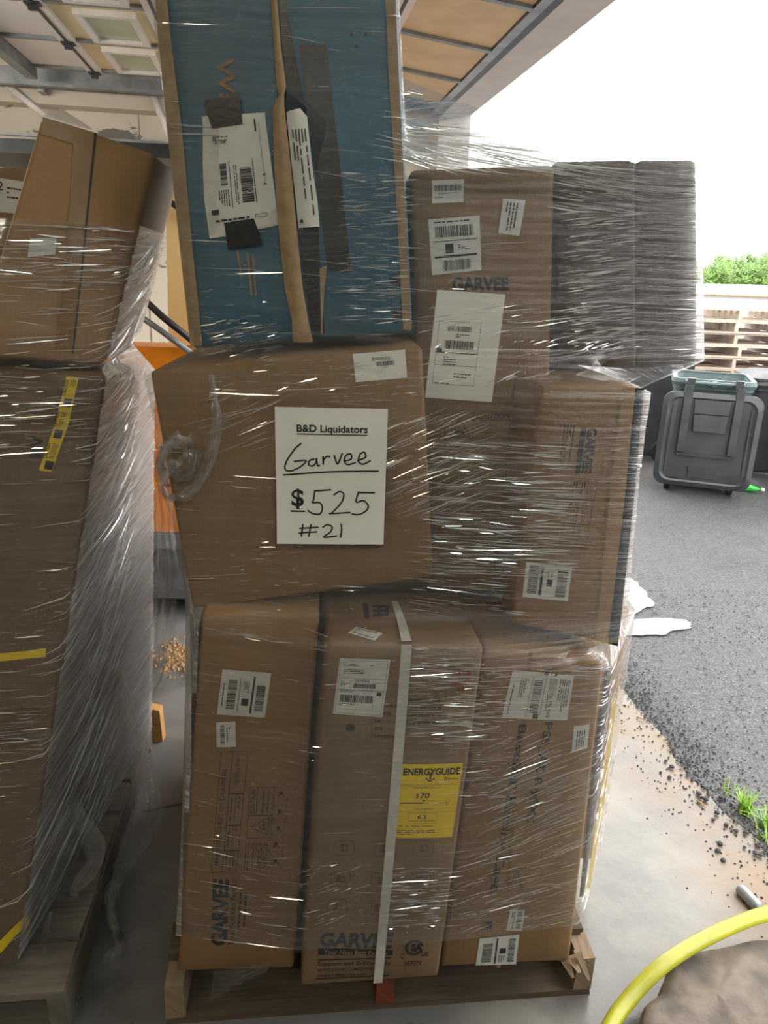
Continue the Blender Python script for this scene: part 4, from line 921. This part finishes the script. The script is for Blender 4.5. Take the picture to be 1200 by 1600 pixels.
# ------------------------------------------------------------------ pallets
def bboard(m, o, ex, ey, x0, x1, y0, y1, z0, z1, along='x', jit=.0015):
    """one board in a pallet's own frame, with grain coordinates along its length"""
    vs, uv = [], []
    for (x, y, z) in ((x0, y0, z0), (x1, y0, z0), (x1, y0, z1), (x0, y0, z1), (x0, y1, z0), (x1, y1, z0), (x1, y1, z1), (x0, y1, z1)):
        x2, y2, z2 = x + random.uniform(-jit, jit) * 3, y + random.uniform(-jit, jit), z + random.uniform(-jit, 0) * .4
        vs.append(np.array([o[0] + ex[0] * x2 + ey[0] * y2, o[1] + ex[1] * x2 + ey[1] * y2, o[2] + z2])); s_ = x if along == 'x' else y; uv.append((s_, (y if along == 'x' else x) + z * .9))
    m.hexa(vs, uv)
def pallet(o, yaw, width, depth, label, mats, group=None, deck=7, midmat=None, name='wooden_pallet', bw=.095, setback=0.0, lead=.1):
    ex = (math.cos(yaw), math.sin(yaw)); ey = (-math.sin(yaw), math.cos(yaw)); t = thing(name, o, label, 'pallet', group)
    gap = (depth - setback - deck * bw) / (deck - 1)
    for i in range(deck):
        m = MB(); y = setback + i * (bw + gap); bboard(m, o, ex, ey, 0, width, y, y + bw, .119, .138); m.build('deck_board', mats[0] if i else mats[-1], t)
    for k, x in enumerate((0.0, width / 2 - .02, width - .04)):
        m = MB(); bboard(m, o, ex, ey, x, x + .04, 0, depth, .018, .118, 'y'); m.build('stringer', midmat if (midmat and k == 1) else mats[0], t)
    for y in (0, depth * .33, depth * .66, depth - .1):
        m = MB(); bboard(m, o, ex, ey, 0, width, y, y + (lead if y == 0 else .1), .0, .0175); m.build('bottom_board', mats[-1], t)
    return t
pm = pallet((-.476, 1.336, 0), math.atan(.115), 1.045, 1.2, 'damp dark wooden pallet under the main wrapped load', (WOOD, WOODD), midmat=WOODR, setback=.07, lead=.135)
for i, (px, py, ex_, ey_, wd) in enumerate(((884, 1503, 896, 1528, .011), (903, 1488, 921, 1532, .010), (893, 1498, 906, 1520, .012), (911, 1462, 918, 1480, .006), (872, 1500, 893, 1506, .005))):
    p, e = aty(px, py, 1.432), aty(ex_, ey_, 1.405); s_ = np.array([.9, .25, .15]); s0, s1 = s_ * wd, s_ * wd * .3; tn = np.array([0, .010, 0]); m = MB()
    m.hexa([p - s0, p + s0, e + s1, e - s1, p - s0 + tn, p + s0 + tn, e + s1 + tn, e - s1 + tn], [(0, 0), (0, .02), (.1, .02), (.1, 0)] * 2); m.build('splinter', WOOD, pm)
yl = math.atan2(.105, .79); el = (math.cos(yl), math.sin(yl)); plw = 1.03
pallet((-.695 - plw * el[0], 1.30 - plw * el[1], 0), yl, plw, 1.2, 'grey worn wooden pallet under the leaning left load', (WOODG, WOODG), deck=8, bw=.135)

# ------------------------------------------------------------------ orange machine between the two loads
mx = thing('forklift', (-1.6, 3.9, 0), 'orange forklift with grey skirt behind the gap between the loads', 'forklift')
m = MB(); m.hexa([(-2.1, 3.5, .48), (-.86, 3.5, .48), (-.86, 3.5, 1.38), (-2.1, 3.5, 1.38), (-2.1, 4.6, .48), (-.86, 4.6, .48), (-.86, 4.6, 1.30), (-2.1, 4.6, 1.30)]); m.build('hood', MACHO, mx)
m = MB(); m.box(-2.08, -.88, 3.55, 4.5, .10, .47); m.build('counterweight', MACHG, mx)
m = MB(); m.box(-2.09, -.868, 3.48, 3.53, .40, .475); m.build('bumper', STEEL, mx)
m = MB(); m.hexa([(-1.05, 3.62, 1.38), (-.70, 3.62, 1.38), (-.78, 3.60, 2.12), (-1.02, 3.60, 2.12), (-1.05, 4.2, 1.38), (-.70, 4.2, 1.38), (-.78, 4.2, 2.12), (-1.02, 4.2, 2.12)]); m.build('side_panel', MACHC, mx, label='cream side panel')
m = MB(); m.tube([(-1.16, 3.46, 1.64), (-1.02, 3.44, 1.52), (-.84, 3.44, 1.38)], .016, 8); m.build('hydraulic_tube', RUBBER, mx, smooth=True)
m = MB(); m.tube([(-1.20, 3.48, 1.56), (-1.04, 3.46, 1.46), (-.90, 3.46, 1.36)], .014, 8); m.build('hydraulic_tube', STEEL, mx, smooth=True)
m = MB(); m.tube([(-1.12, 3.56, 1.98), (-.98, 3.54, 2.0), (-.88, 3.54, 1.93)], .014, 8); m.build('grab_handle', RUBBER, mx, smooth=True)
m = MB()
for z in (.72, .80, .88, .905): m.box(-1.08, -.90, 3.494, 3.499, z, z + .008)
m.box(-.915, -.905, 3.494, 3.499, .70, .92); m.box(-1.05, -.98, 3.494, 3.499, .83, .86); m.box(-1.05, -.99, 3.494, 3.499, .76, .775); m.build('plate_print', INK, mx)
for (x, y) in ((-.95, 3.75), (-1.98, 3.75), (-.95, 4.4), (-1.98, 4.4)):
    m = MB(); n = 20; m.loft([[(x + sx, y + .19 * math.cos(k * 2 * math.pi / n) * q, .19 + .19 * math.sin(k * 2 * math.pi / n) * q) for k in range(n)] for sx, q in ((-.09, .85), (-.07, 1), (.07, 1), (.09, .85))]); m.build('wheel', RUBBER, mx, smooth=False)
for x in (-2.0, -1.1):
    m = MB(); m.box(x, x + .06, 4.42, 4.50, 1.29, 2.2); m.build('guard_post', DSTEEL, mx)
m = MB(); m.box(-2.05, -1.0, 3.7, 4.55, 2.2, 2.26); m.build('guard_roof', DSTEEL, mx)
# debris on the floor beyond the left load
p = atz(240, 1150, .03); m = MB(); m.hexa([(p[0] - .02, p[1], .0), (p[0] + .03, p[1] + .01, .0), (p[0] + .028, p[1], .14), (p[0] - .022, p[1], .15), (p[0] - .02, p[1] + .04, .0), (p[0] + .03, p[1] + .05, .0), (p[0] + .028, p[1] + .04, .14), (p[0] - .022, p[1] + .04, .15)], [(0, 0), (0, .05), (.15, .05), (.15, 0)] * 2)
m.build('wood_block', WOODO, label='small orange wood offcut standing by the left load', cat='wood block')
V, Fc = [], []; rr = random.Random(5)
for i in range(260):
    p = atz(275 + rr.gauss(0, 14), 1025 + rr.gauss(0, 14), 0); s_ = rr.uniform(.004, .018); b = len(V); a = rr.uniform(0, 6.3)
    V += [(p[0] + math.cos(a + k * 2.09) * s_, p[1] + math.sin(a + k * 2.09) * s_, .001) for k in range(3)] + [(p[0], p[1], s_ * .8)]; Fc += [(b, b + 1, b + 3), (b + 1, b + 2, b + 3), (b + 2, b, b + 3)]
obj('sawdust', V, Fc, SAWD, kind='stuff', label='scattered sawdust and wood chips on the floor', cat='sawdust')
p = [atz(225, 1268, .001), atz(252, 1262, .001), atz(288, 1255, .001)]
m = MB(); m.tube(p, .003, 5); m.build('cord', RUBBER, label='thin black cord lying on the floor between the loads', cat='cord')

# ------------------------------------------------------------------ yard: bins
def rrect(cx, cy, hx, hy, r, z, n=5):
    out = []
    for k, (sx, sy) in enumerate(((1, 1), (-1, 1), (-1, -1), (1, -1))):
        for i in range(n):
            a = math.pi / 2 * (k + i / (n - 1)); out.append((cx + sx * (hx - r) + r * math.cos(a), cy + sy * (hy - r) + r * math.sin(a), z))
    return out
def wheelie_bin(x, y, rz, label, body, lidm, lid_open, h=1.0, w=.36, d=.40):
    """rear (hinge side, wheels) faces local -y"""
    t = thing('wheelie_bin', (0, 0, 0), label, 'trash bin', 'wheelie bins in the yard')
    m = MB(); m.loft([rrect(0, 0, w * .78, d * .76, .07, .06), rrect(0, 0, w * .8, d * .78, .07, .09), rrect(0, 0, w * .95, d * .95, .08, h - .09), rrect(0, 0, w, d, .08, h - .085), rrect(0, 0, w, d, .08, h - .02),
                      rrect(0, 0, w - .035, d - .035, .06, h - .02), rrect(0, 0, w * .93 - .03, d * .93 - .03, .06, h - .12), rrect(0, 0, w * .78 - .02, d * .76 - .02, .05, .12)], True, True)
    m.build('body', body, t, smooth=False)
    m = MB(); m.loft([rrect(0, 0, w + .012, d + .012, .09, h - .055), rrect(0, 0, w + .018, d + .018, .09, h - .03), rrect(0, 0, w + .010, d + .010, .09, h + .004), rrect(0, 0, w - .03, d - .03, .06, h + .004), rrect(0, 0, w - .03, d - .03, .06, h - .05)], False, False); m.build('rim', body, t, smooth=False)
    m = MB(); m.tube([(-w * .72, -d - .085, h - .02), (w * .72, -d - .085, h - .02)], .016, 8)
    for sx in (-1, 0, 1): m.box(sx * w * .66 - .02, sx * w * .66 + .02, -d - .09, -d - .0, h - .045, h - .005)
    m.build('handle', body, t, smooth=False)
    for sx in (-1, 1):
        m = MB(); m.box(sx * w * .58 - .03, sx * w * .58 + .03, -d - .125, -d - .06, h - .055, h + .02); m.build('hinge', lidm, t)
    ld = None
    if lid_open:
        # lid hanging down behind the bin, slightly dished, with raised ribs and panels
        L = h - .20; y0 = -d - .115
        def yl_(z): return y0 - .05 - .03 * math.sin(max(0, min(1, (h - .1 - z) / L)) * math.pi)
        ring = lambda hx, z0, z1, dy: [(px_, yl_((z0 + z1) / 2 + pz_) + dy, (z0 + z1) / 2 + pz_) for (px_, pz_, _) in rrect(0, 0, hx, (z1 - z0) / 2, .09, 0, 6)]
        z1, z0 = h - .10, h - .10 - L; W = w + .055
        m = MB(); m.loft([ring(W, z0, z1, .03), ring(W + .012, z0 - .01, z1 + .01, .012), ring(W + .012, z0 - .01, z1 + .01, -.012), ring(W - .03, z0 + .03, z1 - .03, -.026), ring(W - .045, z0 + .045, z1 - .045, -.014)]); ld = m.build('lid', lidm, t, smooth=False)
        def plate(x0, x1, za, zb, dy, nm, x0b=None, x1b=None):
            q = MB(); n = 6; x0b = x0 if x0b is None else x0b; x1b = x1 if x1b is None else x1b; rings = []
            for i in range(n + 1):
                z = za + (zb - za) * i / n; f = i / n; xa, xb = x0b + (x0 - x0b) * f, x1b + (x1 - x1b) * f; yy_ = yl_(z) - .012
                rings.append([(xa, yy_, z), (xb, yy_, z), (xb - .006, yy_ - dy, z), (xa + .006, yy_ - dy, z)])
            q.loft(rings); q.build(nm, lidm, ld)
        plate(-.235, -.165, z0 + .30, z1 + .07, .022, 'hinge_arm'); plate(.165, .235, z0 + .30, z1 + .07, .022, 'hinge_arm')
        plate(-.15, .15, z1 - .16, z1 - .045, .010, 'panel', -.14, .14); plate(-.14, .14, z1 - .31, z1 - .17, .010, 'panel', -.13, .13); plate(-.235, .20, z0 + .265, z0 + .285, .012, 'rib'); plate(-.12, .12, z0 + .07, z0 + .17, .008, 'panel')
        plate(-W + .065, -W + .08, z0 + .1, z1 - .1, .006, 'rib'); plate(W - .08, W - .065, z0 + .1, z1 - .1, .006, 'rib'); plate(-W + .09, W - .09, z0 + .055, z0 + .066, .006, 'rib')
    else:
        m = MB(); m.loft([rrect(0, -.01, w + .02, d + .03, .1, h + .006), rrect(0, -.01, w + .02, d + .03, .1, h + .03), rrect(0, 0, w * .8, d * .8, .1, h + .07)]); m.build('lid', lidm, t)
    for sx in (-1, 1):
        m = MB(); n = 16; xw = sx * (w * .80); m.loft([[(xw + q_ * .028, -d * .80 - .02 + .125 * f * math.cos(k * 2 * math.pi / n), .125 + .125 * f * math.sin(k * 2 * math.pi / n)) for k in range(n)] for q_, f in ((-1, .85), (-.8, 1), (.8, 1), (1, .85))]); m.build('wheel', RUBBER, t)
    m = MB(); m.tube([(-w * .8, -d * .8 - .02, .125), (w * .8, -d * .8 - .02, .125)], .012, 6); m.build('axle', DSTEEL, t)
    t.location = (x, y, -.018); t.rotation_euler[2] = rz
    return t
wheelie_bin(2.90, 6.80, math.radians(-19), 'charcoal wheeled bin with its open lid hanging down in front', BINT, BING, True, h=.99, w=.325, d=.36)
wheelie_bin(2.62, 7.95, math.radians(70), 'dark wheeled bin half hidden behind the open-lid bin', BING, BING, False, h=1.02)
wheelie_bin(3.84, 7.30, math.radians(80), 'dark wheeled bin with a small sticker right of the open-lid bin', BING, BING, False, h=.93)
wheelie_bin(4.0, 6.50, math.radians(80), 'grey-green wheeled bin at the right edge of the picture', BINT, BINT, False, h=.97)
# bottle
p = atz(1168, 765, 0); bt = thing('plastic_bottle', (p[0], p[1], -.018), 'small green plastic bottle lying beside the open-lid bin', 'bottle')
m = MB(); n = 12
m.loft([[(p[0] + u, p[1] - u * .4 + r_ * math.cos(k * 6.2832 / n), .034 - .018 + r_ * math.sin(k * 6.2832 / n)) for k in range(n)] for u, r_ in ((-.09, .02), (-.085, .032), (.02, .034), (.06, .026), (.08, .013), (.10, .012))]); m.build('body', BOTTLE, bt, smooth=True)
m = MB(); m.loft([[(p[0] + u, p[1] - u * .4 + r_ * math.cos(k * 6.2832 / n), .016 + r_ * math.sin(k * 6.2832 / n)) for k in range(n)] for u, r_ in ((.101, .015), (.122, .015))]); m.build('cap', FRAMEW, bt)

# ------------------------------------------------------------------ stacked pallets in the yard
sx0 = 3.45; tops = []
kinds = {'pale': (WOODY, WOODY), 'orange': (WOODO, WOODY)}
n_st = 11; labs = ['lowest', 'second lowest', 'third lowest', 'fourth lowest', 'fifth from the ground, below the orange ones,', 'orange-brown', 'sixth from the top', 'fifth from the top', 'fourth from the top', 'second from the top', 'topmost']
ordn = ['bottom', 'second', 'third', 'fourth', 'fifth', 'sixth', 'seventh', 'eighth', 'ninth', 'tenth', 'top']
proto = {k: pallet((sx0, 9.0, -.018), 0, 1.25, 1.1, 'x', v, 'stacked pallets behind the bins') for k, v in kinds.items()}
used = set()
for i in range(n_st):
    k = 'orange' if i in (4, 5) else 'pale'
    o = proto[k] if k not in used else copy_tree(proto[k]); used.add(k)
    o.location = (sx0 + random.uniform(-.06, .06), 9.0 + random.uniform(-.05, .05), -.018 + i * .1385)
    lab = ('topmost weathered pallet of the stack behind the bins' if i == n_st - 1 else 'bottom pallet of the stack behind the bins' if i == 0 else f'{ordn[i]} pallet up in the stack behind the bins')
    relabel(o, label=lab)

# ------------------------------------------------------------------ far roof and trees
wb = thing('warehouse', (36, 50, 0), 'low white-roofed building in front of the distant trees', 'building')
m = MB(); m.box(18, 60, 46, 60, -.02, 1.35); m.build('wall', ROOFW, wb)
m = MB(); m.hexa([(17.5, 45.5, 1.35), (60.5, 45.5, 1.35), (60.5, 45.5, 1.5), (17.5, 45.5, 1.42), (17.5, 60.5, 1.35), (60.5, 60.5, 1.35), (60.5, 60.5, 2.6), (17.5, 60.5, 1.95)]); m.build('roof', ROOFW, wb)
m = MB(); m.tube([(17.5, 45.4, 1.38), (60.5, 45.4, 1.44)], .06, 6); m.build('gutter', SAWD, wb)
tl = ['green tree mostly hidden behind the right edge of the dark carton', 'tallest green tree farthest right behind the white roof', 'green tree just right of the dark overhanging carton, behind the roof',
      'green tree wholly behind the wrapped load', 'green tree past the right edge of the picture', 'lower nearer green tree in front of the tallest one']
spots = [(27.9, 72, 4.5), (40.5, 86, 6.3), (35.0, 81, 5.5), (21.5, 72, 4.4), (46, 80, 5.4), (33.6, 72, 4.4)]
for (x, y, hgt), lab in zip(spots, tl):
    t = thing('tree', (x, y, -.02), lab, 'tree', 'trees behind the white roof'); rr = random.Random(int(x * 10))
    m = MB(); m.tube([(x, y, -.02), (x + .1, y, hgt * .4), (x, y + .1, hgt * .75)], [.22, .16, .06], 7)
    for k in range(4): a = rr.uniform(0, 6.3); m.tube([(x, y, hgt * .35), (x + math.cos(a) * 1.2, y + math.sin(a) * 1.2, hgt * .7)], [.09, .03], 5)
    m.build('trunk', BARK, t); V, Fc = [], []
    cl = [(x + rr.gauss(0, 1.15), y + rr.gauss(0, 1.0), rr.uniform(.35, .84) * hgt, rr.uniform(.6, 1.1)) for _ in range(34)]
    for _ in range(7000):
        cx, cy, cz_, r_ = rr.choice(cl); a, b_, q = rr.uniform(0, 6.3), math.acos(rr.uniform(-1, 1)), r_ * rr.random() ** .4
        p = Vector((cx + q * math.sin(b_) * math.cos(a), cy + q * math.sin(b_) * math.sin(a), cz_ + q * .8 * math.cos(b_)))
        u = Vector((rr.gauss(0, 1), rr.gauss(0, 1), rr.gauss(0, .6))).normalized() * rr.uniform(.07, .15); w = u.orthogonal().normalized() * u.length * .6; b0 = len(V); V += [p - u, p + w, p + u, p - w]; Fc.append((b0, b0 + 1, b0 + 2, b0 + 3))
    obj('crown', V, Fc, LEAF, t)

# ------------------------------------------------------------------ yard floor: puddles, crumbs, grass, hose, stone
def puddle(pix, label, z=-.0115):
    c = [atz(px, py, z) for px, py in pix]; cen = sum(c) / len(c); m = MB(); pts = []
    for i in range(len(c)):
        for q in range(8):
            t = q / 8; k0, k1, k2, k3 = c[i - 1], c[i], c[(i + 1) % len(c)], c[(i + 2) % len(c)]; p = .5 * ((2 * k1) + (-k0 + k2) * t + (2 * k0 - 5 * k1 + 4 * k2 - k3) * t * t + (-k0 + 3 * k1 - 3 * k2 + k3) * t ** 3); s_ = 1 + .22 * mnoise.noise(Vector((p[0] * 9, p[1] * 9, 0))) + .10 * mnoise.noise(Vector((p[0] * 25, p[1] * 25, 0))); pts.append(cen + (p - cen) * s_)
    n = len(pts); m.add([(p[0], p[1], z) for p in pts] + [(p[0], p[1], z - .008) for p in pts], [tuple(range(n))] + [(i, n + i, n + (i + 1) % n, (i + 1) % n) for i in range(n)])
    m.build('puddle', WATER, label=label, cat='puddle')
puddle([(940, 925), (985, 905), (1002, 918), (1022, 940), (1005, 955), (975, 962), (940, 960)], 'bright round puddle on the asphalt beside the wrapped load')
puddle([(940, 978), (985, 968), (1040, 966), (1085, 973), (1060, 985), (1010, 993), (940, 992)], 'long thin grey puddle on the asphalt nearer the concrete edge')
def lump(p, s_, rr, sub=1, fl=.7):
    bm = bmesh.new(); bmesh.ops.create_icosphere(bm, subdivisions=sub, radius=1)
    vs = [(p[0] + v.co.x * s_ * rr.uniform(.75, 1.2), p[1] + v.co.y * s_ * rr.uniform(.75, 1.2), p[2] + s_ * fl * .8 + v.co.z * s_ * fl) for v in bm.verts]; fs = [tuple(v.index for v in f.verts) for f in bm.faces]; bm.free(); return vs, fs
rr = random.Random(11)
big = [(1100, 1232), (1075, 1203), (1064, 1212), (1083, 1216), (1114, 1282), (1120, 1272), (1102, 1250), (1092, 1242), (1103, 1251), (1134, 1290), (1144, 1293), (1152, 1283), (1182, 1322), (1180, 1335), (1188, 1337), (1130, 1346), (1125, 1320), (1121, 1331), (1163, 1325), (1161, 1242), (1155, 1285), (1127, 1243), (1093, 1252), (1050, 1200), (1040, 1190), (1046, 1216), (1032, 1208), (1150, 1300), (1165, 1302)]
for (px, py) in big:
    p = atz(px, py, 0); on = p[0] < edge_x(p[1]); s_ = rr.uniform(.006, .012); z = 0 if on else -.013
    vs, fs = lump((p[0], p[1], z), s_, rr); obj('asphalt_crumb', vs, fs, CRUMB, label='small black asphalt crumb lying along the concrete edge', cat='asphalt crumb', group='loose asphalt crumbs')
V, Fc = [], []
for _ in range(5200):
    if rr.random() < .55:
        y = rr.uniform(1.6, 3.3); e = edge_x(y); x = e + abs(rr.gauss(0, .10)) - .01 if rr.random() < .86 else e - abs(rr.gauss(0, .12)); s_ = rr.uniform(.0015, .0055)
    else:
        y = rr.uniform(1.7, 4.2); x = edge_x(y) + rr.uniform(0, 1.4); s_ = rr.uniform(.002, .005)
    z = 0 if x < edge_x(y) else -.016; b = len(V); a = rr.uniform(0, 6.3)
    V += [(x + math.cos(a + k * 1.57) * s_ * rr.uniform(.7, 1.2), y + math.sin(a + k * 1.57) * s_, z) for k in range(4)] + [(x, y, z + s_ * 1.2)]; Fc += [(b, b + 1, b + 4), (b + 1, b + 2, b + 4), (b + 2, b + 3, b + 4), (b + 3, b, b + 4)]
obj('grit', V, Fc, CRUMB, kind='stuff', label='fine black grit spilled along the asphalt edge', cat='grit')
def tuft(px, py, n, h, label, seed):
    p = atz(px, py, -.01); rr = random.Random(seed); V, Fc = [], []
    for _ in range(n):
        a = rr.uniform(0, 6.3); L = h * rr.uniform(.5, 1.1); w = rr.uniform(.002, .0045); lean = rr.uniform(.2, 1.0); bx, by = p[0] + rr.gauss(0, .012), p[1] + rr.gauss(0, .012); b = len(V)
        for i in range(5):
            q = i / 4; r_ = L * lean * q ** 1.5; z = -.014 + L * (q - .35 * lean * q * q); ww = w * (1 - q * .9); cx, cy = bx + math.cos(a) * r_, by + math.sin(a) * r_
            V += [(cx - math.sin(a) * ww, cy + math.cos(a) * ww, z), (cx + math.sin(a) * ww, cy - math.cos(a) * ww, z)]
        for i in range(4): Fc.append((b + 2 * i, b + 2 * i + 1, b + 2 * i + 3, b + 2 * i + 2))
    obj('grass_tuft', V, Fc, GRASS, label=label, cat='grass', group='grass tufts at the asphalt edge', smooth=True)
tuft(1162, 1268, 60, .10, 'largest green grass tuft growing in the asphalt beside the concrete edge', 1)
tuft(1192, 1290, 34, .08, 'green grass tuft at the right edge of the picture', 2)
tuft(1198, 1312, 20, .07, 'lowest small grass tuft at the right edge of the picture', 3)
tuft(1128, 1236, 5, .11, 'single thin grass sprout growing at the asphalt edge', 4)
hp = [atz(918, 1700, .05), atz(950, 1610, .05), atz(985, 1558, .06), atz(1035, 1508, .085), atz(1095, 1470, .09), atz(1160, 1440, .09), atz(1210, 1424, .09), atz(1300, 1395, .08)]
P = [Vector(tuple(p)) for p in hp]; sm = []
for i in range(len(P) - 1):
    p0, p1, p2, p3 = P[max(i - 1, 0)], P[i], P[i + 1], P[min(i + 2, len(P) - 1)]
    for q in range(8): t = q / 8; sm.append(.5 * ((2 * p1) + (-p0 + p2) * t + (2 * p0 - 5 * p1 + 4 * p2 - p3) * t * t + (-p0 + 3 * p1 - 3 * p2 + p3) * t ** 3))
sm += [P[-1], P[-1] + Vector((.12, .02, -.04)), P[-1] + Vector((.25, .04, -.068))]
m = MB(); m.tube(sm, .0195, 16); m.build('garden_hose', HOSE, smooth=True, label='thick yellow-green hose curving over the concrete at lower right', cat='hose')
# flagstone
out = [(1003, 1590), (1010, 1572), (1030, 1552), (1040, 1525), (1048, 1502), (1070, 1488), (1120, 1482), (1160, 1472), (1230, 1462), (1330, 1500), (1340, 1640), (1200, 1680), (1060, 1680), (1010, 1640)]
pts = []
for i in range(len(out)):
    for q in range(6):
        a, b = out[i], out[(i + 1) % len(out)]; p = atz(a[0] + (b[0] - a[0]) * q / 6, a[1] + (b[1] - a[1]) * q / 6, .055); s_ = .012 * mnoise.noise(Vector((p[0] * 20, p[1] * 20, 0))); pts.append(p + np.array([s_, s_ * .7, 0]))
cen = sum(pts) / len(pts); n = len(pts); vs = []; fs = []
for fct, z in ((1.04, 0), (1.03, .03), (1.0, .05), (.97, .057), (.8, .056), (.55, .058), (.28, .057), (.05, .058)):
    for p in pts:
        q = cen + (p - cen) * fct; h = .009 * mnoise.noise(Vector((q[0] * 9, q[1] * 9, 3))) + .005 * mnoise.noise(Vector((q[0] * 30, q[1] * 30, 7))) if z > .02 else 0; vs.append((q[0], q[1], z + h))
for j in range(7):
    for i in range(n): fs.append((j * n + i, j * n + (i + 1) % n, (j + 1) * n + (i + 1) % n, (j + 1) * n + i))
fs.append(tuple(range(7 * n, 8 * n)))
obj('flagstone', vs, fs, STONE, smooth=True, label='wet brown flat stone on the concrete at the lower right corner', cat='stone')
a, b = atz(1154, 1386, .015), atz(1186, 1420, .015)
m = MB(); d = b - a; m.tube([a, a + d * .05, a + d * .15, a + d * .9, b], [.008, .014, .018, .018, .012], 10); m.build('metal_rod', STEEL, smooth=True, label='short worn grey metal rod lying beside the hose', cat='rod')
p = [(a + np.array([-.03, .0, -.014])), b]
for (q0, q1, lab) in (((1088, 1250), (1103, 1262), 'thin dry twig on the muddy concrete edge'), ((995, 1120), (1008, 1126), 'pale dry stick near the wrapped load on the concrete')):
    m = MB(); m.tube([atz(*q0, .004), atz((q0[0] + q1[0]) / 2, (q0[1] + q1[1]) / 2 - 1, .006), atz(*q1, .004)], .003, 5); m.build('twig', SAWD, label=lab, cat='twig')
